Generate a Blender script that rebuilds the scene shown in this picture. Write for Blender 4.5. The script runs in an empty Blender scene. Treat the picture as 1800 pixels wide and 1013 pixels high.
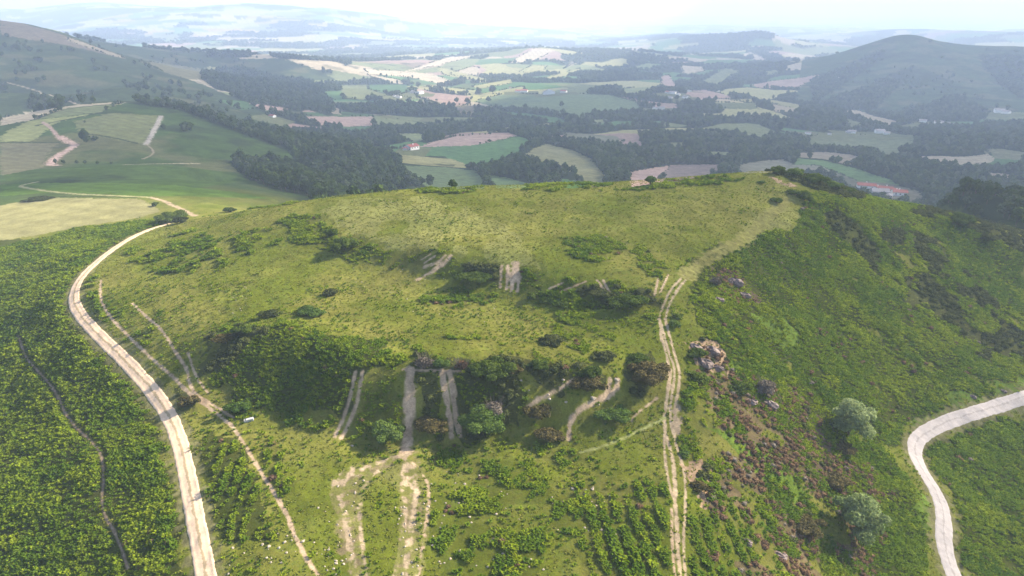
import bpy, math, random
import numpy as np
from mathutils import Vector, Matrix
D=bpy.data; S=bpy.context.scene; COL=S.collection
# ------------------------------------------------------------------ camera, world, sun, exposure
CAMZ=100.0; FPX=1216.0; PITCH=math.radians(21.8)
SP,CP=math.sin(PITCH),math.cos(PITCH)
cam_d=D.cameras.new('camera'); cam=D.objects.new('camera',cam_d); COL.objects.link(cam)
cam.location=(0,0,CAMZ); cam.rotation_euler=(math.radians(90)-PITCH,0,0)
cam_d.sensor_width=36; cam_d.lens=36*FPX/1800; cam_d.clip_start=1; cam_d.clip_end=200000
S.camera=cam
SUN_EL,SUN_AZ=math.radians(32),math.radians(25)     # azimuth measured from +X towards +Y
sun_dir=Vector((math.cos(SUN_EL)*math.cos(SUN_AZ),math.cos(SUN_EL)*math.sin(SUN_AZ),math.sin(SUN_EL)))
W=D.worlds.new('World'); S.world=W; W.use_nodes=True
wn=W.node_tree; wn.nodes.clear()
wo=wn.nodes.new('ShaderNodeOutputWorld'); bg=wn.nodes.new('ShaderNodeBackground'); sky=wn.nodes.new('ShaderNodeTexSky')
sky.sky_type='NISHITA'; sky.sun_disc=False; sky.sun_elevation=SUN_EL; sky.sun_rotation=math.radians(90)-SUN_AZ
sky.air_density=1.0; sky.dust_density=2.5; sky.altitude=300
bg.inputs['Strength'].default_value=0.09
wn.links.new(sky.outputs[0],bg.inputs[0]); wn.links.new(bg.outputs[0],wo.inputs[0])
sl=D.lights.new('sun','SUN'); sl.energy=5.0; sl.angle=math.radians(0.5); sl.color=(1.0,0.885,0.70)
so=D.objects.new('sun',sl); COL.objects.link(so); so.rotation_euler=sun_dir.to_track_quat('Z','Y').to_euler()
S.view_settings.view_transform='Standard'; S.view_settings.look='None'
S.view_settings.exposure=1.82; S.view_settings.gamma=1.0
S.render.engine='CYCLES'
S.cycles.max_bounces=4; S.cycles.diffuse_bounces=2; S.cycles.glossy_bounces=1; S.cycles.transmission_bounces=3
S.cycles.transparent_max_bounces=4; S.cycles.volume_bounces=3; S.cycles.use_denoising=True
S.cycles.caustics_reflective=False; S.cycles.caustics_refractive=False

rng=np.random.default_rng(7); random.seed(7)
# ------------------------------------------------------------------ numeric helpers
def coef(v): return SP+CP*(v-506.5)/FPX
def ray(u,v):
    xn=(u-900.0)/FPX; yn=(v-506.5)/FPX
    return np.array([xn,CP-yn*SP,-(SP+yn*CP)])        # per unit optic depth
def PZ(u,v,z):
    d=ray(u,v); return np.array([0,0,CAMZ])+d*((CAMZ-z)/coef(v))
def PD(u,v,dep): return np.array([0,0,CAMZ])+ray(u,v)*dep
def _h(ix,iy,seed):
    n=(ix.astype(np.int64)*374761393+iy.astype(np.int64)*668265263+seed*1442695041)&0xffffffff
    n=((n^(n>>13))*1274126177)&0xffffffff
    n=n^(n>>16)
    return (n&0xffff).astype(np.float32)/65535.0
def vnoise(x,y,seed=0):
    ix=np.floor(x); iy=np.floor(y); fx=(x-ix).astype(np.float32); fy=(y-iy).astype(np.float32)
    fx=fx*fx*(3-2*fx); fy=fy*fy*(3-2*fy); ix=ix.astype(np.int64); iy=iy.astype(np.int64)
    a=_h(ix,iy,seed); b=_h(ix+1,iy,seed); c=_h(ix,iy+1,seed); d=_h(ix+1,iy+1,seed)
    return (a+(b-a)*fx)*(1-fy)+(c+(d-c)*fx)*fy
def fbm(x,y,scale,oct=4,seed=0,gain=.5):
    x=np.asarray(x,dtype=np.float64)/scale; y=np.asarray(y,dtype=np.float64)/scale
    s=0.0; a=1.0; t=0.0
    for k in range(oct):
        s=s+a*vnoise(x*(2**k)+17.3*k,y*(2**k)-9.1*k,seed+k); t+=a; a*=gain
    return s/t                                        # 0..1
def sstep(a,b,x):
    t=np.clip((x-a)/(b-a),0,1); return t*t*(3-2*t)
# ------------------------------------------------------------------ terrain control points
CPZ=[ # near: u,v,z
(-250,1013,16),(0,1013,20),(180,1013,24),(360,1013,28.5),(480,1013,30.5),(650,1013,31),(900,1013,31),(1100,1013,31),(1200,1013,30),(1300,1013,26.5),(1450,1013,17.5),(1560,1013,13),(1670,1013,9.5),(1800,1013,4),(2000,1013,-6),
(0,900,20.5),(150,900,25),(330,900,29),(450,900,30.5),(650,900,31.5),(900,900,31.5),(1100,900,31.5),(1190,900,31.5),(1280,900,28.5),(1400,900,22),(1550,900,15.5),(1657,905,11.6),(1720,900,9),(1800,900,6),(2000,900,-3),
(-250,800,14),(0,800,20.5),(150,800,26),(310,800,29.5),(400,800,31),(600,800,32),(720,800,32),(900,800,32),(1100,800,32),(1185,800,32),(1260,800,30.5),(1400,800,25),(1500,800,19.5),(1640,850,12.6),(1700,800,10.2),(1800,800,7.5),
(390,690,32),(500,725,32),(600,765,32.2),(720,775,32.3),(820,770,32.3),(900,765,32.5),(1000,760,33),(1080,740,33.5),(1150,715,34.2),
(370,610,36),(430,580,38.8),(500,575,40),(560,600,40.2),(640,642,40),(720,650,40),(800,652,40),(900,652,40),(1000,655,39.5),(1080,658,38.5),(1150,640,38),
(1175,600,39.3),(1185,690,35.5),(1185,550,40.8),(1200,485,43.3),(1280,430,45.5),
(150,600,30),(262,680,29.7),(300,740,29.5),(330,850,29),(127,522,30),(150,480,29.7),(205,435,29),(297,393,28),(343,379,28.5),(250,348,24.5),
(0,600,20.5),(0,700,20.5),(150,700,26.5),(90,600,26.5),(60,520,25.5),(0,545,20.5),(0,450,20.5),(-250,600,12),(-250,450,14),(100,450,26),
(215,520,33),(300,560,35.5),(300,480,35),(400,520,38),(400,450,38.5),(355,400,33),(300,650,32),(350,690,32),(220,600,31.8),
(450,560,38.5),(600,560,39.6),(600,500,40),(700,550,40),(800,560,40),(900,590,40),(1000,600,40),(1100,600,39.8),(500,500,40),(700,610,40),
(345,386,31),(430,370,37),(520,357,43),(600,345,45),(700,335,47),(850,330,48.5),(1000,331,49.2),(1150,324,50),(1250,312,51),(1340,304,52.5),(1400,307,52),(1480,331,47.5),(1520,350,43.8),(1560,363,40.8),(1640,372,37),(1720,395,33.5),(1800,432,28),(1900,470,22),
(540,377,43.6),(630,415,44),(700,440,44.3),(760,452,44.5),(830,455,44.5),(920,467,44.5),(980,489,44.2),(1060,496,44.1),(1130,513,43.6),
(510,425,41.2),(590,440,41.5),(650,458,41.6),(720,468,41.7),(800,481,41.5),(870,502,40.7),(930,522,40.2),(1000,537,40.3),(1080,546,40.3),(1150,545,40.6),
(700,390,45.6),(850,400,46),(1000,430,45.6),(1150,440,45.2),(1250,380,47.7),(1000,370,47.2),(1350,350,48.8),(1150,380,47.5),
(1400,400,45),(1350,450,42),(1300,500,40),(1260,560,38.6),(1245,640,35.6),(1250,740,32.6),(1450,450,38),(1450,550,31),(1400,600,31),(1350,650,31),(1350,750,27.8),(1450,700,24),(1500,380,43),(1550,450,34),(1600,550,25.5),(1600,650,19.5),(1540,720,19),(1650,420,32),(1700,500,25),(1700,600,18.5),(1800,500,21),(1800,600,15.5),(1800,665,13.5),
(1800,698,12.5),(1718,725,12.8),(1620,762,13),(1598,790,13.3),(1620,826,13.2),(1800,760,8.6),(1700,770,10.8),
(0,350,18),(0,420,21),(200,372,25),(100,400,23.5),(1800,385,20),(1700,345,19),(2000,400,12),
]
CPD=[ # u,v,optic depth
(0,325,370),(100,320,375),(200,320,370),(300,322,360),(400,334,345),(500,350,330),(-300,330,370),
(0,300,450),(150,293,450),(250,291,450),(350,301,450),(430,318,440),
(220,180,760),(110,190,760),(0,217,735),(320,194,725),(400,224,685),(480,254,640),(560,284,600),(-300,250,700),
(130,287,490),(80,285,490),(300,287,505),(450,290,540),(200,230,600),(100,250,560),(300,240,590),(400,268,570),(0,270,530),
(450,303,520),(550,322,500),(620,332,490),(700,330,550),
(0,35,1600),(60,48,1600),(120,66,1560),(215,100,1500),(330,130,1400),(420,165,1270),(500,195,1150),(560,225,1060),(620,255,960),
(0,100,1250),(100,130,1150),(200,155,1050),(0,165,950),(60,185,900),(150,176,960),(350,190,980),(450,230,850),(-300,60,1300),(-300,150,1000),
(140,68,2400),(290,88,2350),(430,97,2300),(500,103,2200),(560,123,2100),(620,148,2000),(400,130,2000),(480,150,1800),(560,180,1450),
(750,310,640),(900,320,620),(1000,310,650),(1100,320,640),
(700,263,830),(800,246,900),(880,238,940),(820,285,760),(950,290,720),(950,250,930),(1050,300,700),(1180,310,700),(1260,295,760),(1180,288,790),
(1450,290,800),(1400,270,900),(1550,338,690),(1700,300,800),(1800,300,800),(1700,250,1000),(1800,250,1000),
(1500,240,1150),(1550,262,1050),(1300,230,1100),(1200,250,950),(1250,210,1250),(1100,220,1150),
(650,215,1150),(750,220,1180),(560,210,1130),(900,200,1300),(1000,180,1500),(1150,190,1450),
(700,165,1700),(820,165,1700),(1000,150,1850),(1200,170,1600),(1300,190,1400),
(700,130,2200),(900,110,2600),(950,88,2900),(880,130,2300),(1000,110,2700),(1100,120,2500),(1200,120,2500),(750,100,3000),(1100,90,3200),
(1600,60,2400),(1560,67,2390),(1640,69,2380),(1520,98,2300),(1470,120,2230),(1430,140,2150),(1700,88,2300),(1800,86,2300),(2000,90,2300),
(1450,180,1750),(1550,200,1600),(1650,210,1500),(1800,200,1500),(1600,120,2080),(1600,160,1830),(1700,150,1900),(1800,140,1950),(2100,200,1400),
(1800,57,4500),(1700,70,4500),(1640,82,4600),
(1340,56,4200),(1290,68,4150),(1240,86,4100),(1400,76,4150),(1460,95,4000),(1190,97,3900),(1340,100,3500),(1300,140,2300),(1400,120,2800),
(150,6,7000),(60,22,7000),(-200,15,7000),(300,10,7000),(450,12,6500),(560,22,6200),(640,38,6000),(700,54,5700),(300,60,5000),(100,45,5800),(450,75,4400),(200,90,3600),(600,90,3800),(-100,50,5500),
(900,52,7600),(1200,52,7600),(1500,52,7600),(1800,50,8000),(900,35,15000),(1500,35,15000),
]
CPW=[ # world: x,y,z for what lies outside the frame or hidden
(0,0,30),(0,40,30.5),(-60,30,20),(60,30,20),(0,-80,28),(-90,60,8),(110,60,-5),(-120,-120,0),(120,-120,-10),(0,-400,-30),(-400,-300,-60),(400,-300,-60),
(-350,150,-10),(-260,80,0),(260,80,-30),(350,170,-40),(500,-50,-80),(-600,0,-50),
(-30,245,38),(-60,265,22),(0,275,26),(60,275,28),(110,265,32),(-30,330,-8),(50,330,-8),(130,320,0),(200,310,2),(60,420,-38),(-40,430,-30),(180,430,-40),(300,420,-30),(-110,300,20),
(-90,400,-10),(-190,440,-5),(0,520,-48),(150,540,-55),(350,560,-60),(500,500,-50),
(-520,900,-60),(-700,1100,-30),(-1500,2000,60),(-2300,1500,60),(-900,1900,-80),(-1400,2800,-110),(2200,2000,-40),(1500,2900,-60),(1900,3300,-110),(1200,2900,-110),
(-2500,9000,-60),(0,9000,-100),(4000,9500,-100),(0,25000,-100),(15000,22000,-100),(-15000,22000,-60),(-30000,5000,-60),(30000,5000,-100),(-4000,10500,0),
(0,-3000,-80),(-3000,-2000,-60),(3000,-2000,-90),(0,-20000,-100),(-14000,-14000,-100),(14000,-14000,-100),(2500,6500,-110),(-6500,6500,60),
(-1500,300,-60),(1500,300,-90),(0,34000,-100),(9000,6000,-90),
]
RIM=[(540,375,44),(585,393,44.3),(630,413,44.4),(700,438,44.7),(760,450,44.9),(830,453,44.9),(920,465,44.9),(980,487,44.6),(1060,494,44.5),(1130,512,43.9)]
FOOT=[(510,428,41),(550,436,41.1),(590,444,41.2),(650,462,41.2),(720,472,41.2),(800,485,41),(870,506,40.3),(930,526,39.9),(1000,541,40),(1080,550,40),(1150,552,40.4)]
LIP=[(560,600,40.2),(640,642,40.2),(720,650,40.3),(800,652,40.3),(900,652,40.2),(1000,655,39.7),(1080,658,38.7)]
TOE=[(600,765,32),(660,771,32),(720,775,32.1),(820,770,32.1),(900,765,32.3),(1000,760,32.8)]
RIM=[(u,v,z-.4) for u,v,z in RIM]; FOOT=[(u,v,z+.5) for u,v,z in FOOT]
def thick(L,m=3):
    return [tuple(p[i]+(q[i]-p[i])*k/m for i in range(3)) for p,q in zip(L[:-1],L[1:]) for k in range(m)]+[L[-1]]
drop={(u,v) for u,v,z in CPZ if any(abs(u-q[0])<3 and abs(v-q[1])<6 for q in RIM+FOOT+LIP+TOE)}
CPZ=[p for p in CPZ if (p[0],p[1]) not in drop]+thick(RIM)+thick(FOOT)+thick(LIP)+thick(TOE)
P=[PZ(*c) for c in CPZ]+[PD(*c) for c in CPD]+[np.array(c,float) for c in CPW]
P=np.array(P)
def lp(x,y):
    r=np.hypot(x,y)+1e-6
    return np.arctan2(x,y),np.log(np.maximum(r,8.0))
ca,cl=lp(P[:,0],P[:,1]); cz=P[:,2]
CC=0.015
Mx=np.sqrt((ca[:,None]-ca[None])**2+(cl[:,None]-cl[None])**2+CC*CC)
n=len(P); A=np.zeros((n+1,n+1)); A[:n,:n]=Mx; A[:n,n]=1; A[n,:n]=1
A[:n,:n]+=np.eye(n)*(-1e-4)
sol=np.linalg.solve(A,np.append(cz,0)); wts=sol[:n].astype(np.float32); w0=sol[n]
# ------------------------------------------------------------------ polar grid
az_mid=np.arange(-47,47.0001,0.078)
az_out=np.concatenate([np.arange(-180,-60,3.0),np.arange(-60,-47,0.5)])
AZ=np.radians(np.concatenate([az_out,az_mid,-az_out[::-1]])); NA=len(AZ)
R=[2.0]
while R[-1]<42000:
    r=R[-1]
    R.append(r+(4.0 if r<60 else 0.24 if r<175 else 0.32 if r<262 else r*0.0035 if r<1000 else r*0.0038 if r<4500 else r*0.012))
R=np.array(R); NR=len(R)
gx=(R[:,None]*np.sin(AZ)[None]); gy=(R[:,None]*np.cos(AZ)[None])
gl=np.log(np.maximum(R,8.0)).astype(np.float32); ga=AZ.astype(np.float32)
gz=np.zeros((NR,NA),np.float32)
caf=ca.astype(np.float32); clf=cl.astype(np.float32)
for k in range(n):
    gz+=wts[k]*np.sqrt((gl[:,None]-clf[k])**2+(ga[None]-caf[k])**2+CC*CC)
gz+=w0
# relief noise: small lumps on the near hill, rolling ground in the valley
rr=R[:,None]
far=sstep(420,1300,rr)
gz+=(fbm(gx,gy,7,4,3)-.5)*0.55*(1-sstep(300,500,rr))
gz+=(fbm(gx,gy,1.6,2,5)-.5)*0.22*(1-sstep(170,300,rr))
gz+=(fbm(gx,gy,60,4,11)-.5)*4.5*sstep(300,700,rr)*(1-sstep(2500,5000,rr))
cone=np.exp(-(((AZ[None]-.50)/.11)**2))*sstep(1300,1700,rr)*(1-sstep(3300,3900,rr))
gz+=(fbm(gx,gy,330,4,21)-.5)*26*sstep(900,1900,rr)*(1-.85*cone)
knob=np.exp(-(((AZ[None]-.33)/.09)**2))*(1-sstep(5200,6000,rr))
gz+=(fbm(gx,gy,1500,4,31)-.5)*200*sstep(3000,6500,rr)*(1-knob)*(1-cone)
gz+=(fbm(gx,gy,5000,3,41)-.5)*120*sstep(6000,12000,rr)
gz[0,:]=gz[0,:].mean()
print('grid',NR,NA,NR*NA)
def gidx(x,y):
    r=np.hypot(x,y); a=np.arctan2(x,y)
    i=np.clip(np.searchsorted(R,r)-1,0,NR-2); j=np.clip(np.searchsorted(AZ,a)-1,0,NA-2)
    fi=np.clip((r-R[i])/(R[i+1]-R[i]),0,1); fj=np.clip((a-AZ[j])/(AZ[j+1]-AZ[j]),0,1)
    return i,j,fi,fj
def hgt(x,y,g=None):
    g=gz if g is None else g
    x=np.asarray(x,float); y=np.asarray(y,float)
    i,j,fi,fj=gidx(x,y)
    return (g[i,j]*(1-fi)+g[i+1,j]*fi)*(1-fj)+(g[i,j+1]*(1-fi)+g[i+1,j+1]*fi)*fj
def hits(uv):
    """where the lines of sight through these photo pixels meet the ground"""
    out=[]
    for u,v in uv:
        d=ray(u,v); hr=math.hypot(d[0],d[1]); a=math.atan2(d[0],d[1]); s=d[2]/hr
        j=int(np.clip(np.searchsorted(AZ,a)-1,0,NA-2)); f=(a-AZ[j])/(AZ[j+1]-AZ[j])
        col=gz[:,j]*(1-f)+gz[:,j+1]*f
        df=(CAMZ+s*R)-col
        k=np.nonzero((df<=0)&(R>45))[0]
        k=k[0] if len(k) else NR-30
        t=df[k-1]/(df[k-1]-df[k]+1e-9) if k>0 else 0
        r=R[k-1]+(R[k]-R[k-1])*min(max(t,0),1)
        out.append((r*math.sin(a),r*math.cos(a)))
    return np.array(out)
def dens(uv,step=6,closed=False):
    uv=list(uv)+([uv[0]] if closed else []); o=[]
    for (a,b),(c,d) in zip(uv[:-1],uv[1:]):
        m=max(1,int(math.hypot(c-a,d-b)/step))
        for k in range(m): o.append((a+(c-a)*k/m,b+(d-b)*k/m))
    if not closed: o.append(uv[-1])
    return o
def smooth_line(uv,it=2):
    uv=[tuple(map(float,p)) for p in uv]
    for _ in range(it):
        o=[uv[0]]
        for a,b in zip(uv[:-1],uv[1:]):
            o+= [(a[0]*.75+b[0]*.25,a[1]*.75+b[1]*.25),(a[0]*.25+b[0]*.75,a[1]*.25+b[1]*.75)]
        o.append(uv[-1]); uv=o
    return uv
def inpoly(px,py,poly):
    ins=np.zeros(px.shape,bool); m=len(poly)
    for k in range(m):
        x0,y0=poly[k]; x1,y1=poly[(k+1)%m]
        if y0==y1: continue
        c=((y0>py)!=(y1>py))&(px<(x1-x0)*(py-y0)/(y1-y0)+x0)
        ins^=c
    return ins
def zone(x0,y0,x1,y1):
    """index window of the grid that covers a world box"""
    cx=np.array([x0,x1,x0,x1,(x0+x1)/2]); cy=np.array([y0,y0,y1,y1,(y0+y1)/2])
    r=np.hypot(cx,cy); a=np.arctan2(cx,cy); m=math.hypot(x1-x0,y1-y0)*.5
    i0=np.searchsorted(R,max(r.min()-m*.3,R[0])); i1=np.searchsorted(R,r.max()+m*.1)+1
    j0=np.searchsorted(AZ,a.min())-1; j1=np.searchsorted(AZ,a.max())+2
    return max(i0,0),min(i1,NR),max(j0,0),min(j1,NA)
# ------------------------------------------------------------------ painted ground cover (albedo and plant masks, per ground vertex)
def C(*a): return np.array(a,np.float32)
jx=gx+(fbm(gx,gy,3,3,51)-.5)*rr*0.012; jy=gy+(fbm(gx,gy,3,3,57)-.5)*rr*0.012
GR_DRY=C(.172,.165,.036); GR=C(.110,.130,.014); GR_LUSH=C(.070,.108,.010)
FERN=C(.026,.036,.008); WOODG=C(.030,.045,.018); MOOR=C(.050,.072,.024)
TAN=C(.42,.35,.24); PINK=C(.36,.25,.20); PLOUGH=C(.22,.17,.14); OLIVE=C(.17,.19,.085); GREENF=C(.09,.17,.06); STRAW=C(.33,.31,.14); DIRT=C(.50,.38,.28)
n1=fbm(gx,gy,14,4,61)[...,None]; n2=fbm(gx,gy,2.2,3,67)[...,None]; n3=fbm(gx,gy,0.7,2,71)[...,None]
near=(1-sstep(262,420,rr))[...,None]
t=np.clip((n1-.5)*2.6+(n2-.5)*1.5+.5,0,1)
col=GR*(1-t)+GR_DRY*t
dk=sstep(.52,.72,n2*.6+n3*.4); col=col*(1-dk*.5)+GR_LUSH*dk*.5
nm=fbm(gx,gy,90,4,77)[...,None]; nm2=fbm(gx,gy,18,3,79)[...,None]
moor=MOOR*(.7+.6*nm)+(nm2-.5)*C(.05,.03,.02)
col=(col*near+moor*(1-near)).astype(np.float32)
fern=np.zeros((NR,NA),np.float32); wood=np.zeros((NR,NA),np.float32); gorse=np.zeros((NR,NA),np.float32); heath=np.zeros((NR,NA),np.float32)
bare=np.zeros((NR,NA),np.float32)       # worn ground where nothing grows
# valley default: woodland, farther off a patchwork
vm=(rr>560)&(rr<=1350); wood[np.broadcast_to(vm,wood.shape)]=1
def voro(x,y,s,seed):
    x=x/s; y=y/s; ix=np.floor(x).astype(np.int64); iy=np.floor(y).astype(np.int64)
    best=np.full(x.shape,9.,np.float32); bid=np.zeros(x.shape,np.float32)
    for dx in(-1,0,1):
        for dy in(-1,0,1):
            cx=ix+dx; cy=iy+dy
            px=cx+_h(cx,cy,seed); py=cy+_h(cx,cy,seed+1)
            d=(x-px)**2+(y-py)**2; m=d<best
            best=np.where(m,d,best); bid=np.where(m,_h(cx,cy,seed+2),bid)
    return bid
i0=np.searchsorted(R,1300); X=gx[i0:]; Y=gy[i0:]; q=(X*.8+Y*.6,Y*.8-X*.6)
wx=(fbm(X,Y,260,3,81)-.5)*260; wy=(fbm(X,Y,260,3,87)-.5)*260
idp=voro((q[0]+wx)*.62,q[1]+wy,150,91); idp2=voro(q[0]+wx,q[1]+wy,420,97)
woody=fbm(X,Y,420,3,101)
pal=np.stack([STRAW*1.05,GREENF,OLIVE,TAN,STRAW,GREENF*1.2,OLIVE*1.2,PINK])
sel=(idp*7.99).astype(int); pc=pal[sel]
isw=((idp*7.3%1.0)*.55+woody*.9)>.72
farw=isw
col[i0:]=np.where(isw[...,None],WOODG*1.2,pc)
wood[i0:]=np.where(rr[i0:]>1350,isw,wood[i0:])
midw=(rr[i0:]>0)
q0=np.searchsorted(R,700); qx,qy=gx[q0:i0],gy[q0:i0]; Q=(qx*.8+qy*.6,qy*.8-qx*.6); Wx=(fbm(qx,qy,200,3,81)-.5)*160; Wy=(fbm(qx,qy,200,3,87)-.5)*160
idq=voro((Q[0]+Wx)*.6,Q[1]+Wy,80,93); mead=((idq*7.3%1.0)*.6+fbm(qx,qy,300,3,103)*.9)<.56
wood[q0:i0]=np.where(mead,0,wood[q0:i0]); col[q0:i0]=np.where(mead[...,None],pal[(idq*7.99).astype(int)]*.8,col[q0:i0])
wmask=wood>0; col[wmask]=WOODG
cm_=(cone>.3)&(rr>1900)&(rr<3350); col[cm_]=(C(.050,.080,.028)*(.7+.6*nm))[cm_]; wood[cm_]=0
def poly_mask(uv,jit=True,world=None):
    pts=hits(dens(uv,7,True)) if world is None else np.array(world)
    b=zone(pts[:,0].min(),pts[:,1].min(),pts[:,0].max(),pts[:,1].max()); s=np.s_[b[0]:b[1],b[2]:b[3]]
    X,Y=(jx[s],jy[s]) if jit else (gx[s],gy[s])
    return s,inpoly(X,Y,[tuple(p) for p in pts])
def field(uv,c,var=.12,wd=0.,fe=0.,stripes=0.):
    s,m=poly_mask(uv)
    cc=np.broadcast_to(C(*c),m.shape+(3,))*(1+(nm2[s]-.5)*2*var+(nm[s]-.5)*2*var)
    if stripes:
        cc=cc*(1+stripes*np.sin((gx[s]*.5+gy[s]*.86)*2*np.pi/9.))[...,None]
    cl_=col[s]; cl_[m]=cc[m]; wood[s][m]=wd; fern[s][m]=fe
# broad open hillsides that are not wooded
field([(-150,40),(0,30),(60,44),(130,64),(220,98),(290,125),(360,150),(440,185),(520,230),(440,225),(350,190),(260,180),(150,185),(60,195),(0,210),(-150,230)],MOOR*.95,.25)
field([(-150,230),(0,215),(110,188),(215,180),(320,196),(400,226),(480,256),(560,286),(600,300),(540,293),(420,275),(400,288),(420,292),(430,318),(350,330),(200,330),(-150,330)],C(.052,.085,.020),.3)
field([(135,68),(200,76),(290,88),(360,93),(430,97),(500,104),(560,124),(590,140),(540,142),(480,134),(420,120),(365,118),(345,140),(300,132),(215,100)],MOOR*.95,.2)
field([(1430,190),(1480,140),(1540,86),(1600,69),(1650,76),(1700,88),(1800,87),(1950,90),(1950,200),(1800,203),(1700,212),(1600,205),(1500,195)],C(.050,.080,.028),.3)
mo=((rr>430)&(gx<-60)&(rr<2600)|cm_)&(wood==0)
sc1=fbm(gx,gy,34,4,881); sc2=fbm(gx*.6+gy*.8,(gy*.6-gx*.8)*.35,60,4,883)
m_=(sstep(.52,.66,sc1*.5+sc2*.5)*mo*.75)[...,None]; col=(col*(1-m_)+C(.028,.040,.016)*m_)
m_=(sstep(.56,.7,fbm(gx,gy,70,4,885))*mo*.6)[...,None]; col=(col*(1-m_)+C(.13,.12,.055)*m_).astype(np.float32)
wood=np.where(mo,.16*sstep(.56,.64,sc1*.5+sc2*.5),wood).astype(np.float32)
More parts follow.
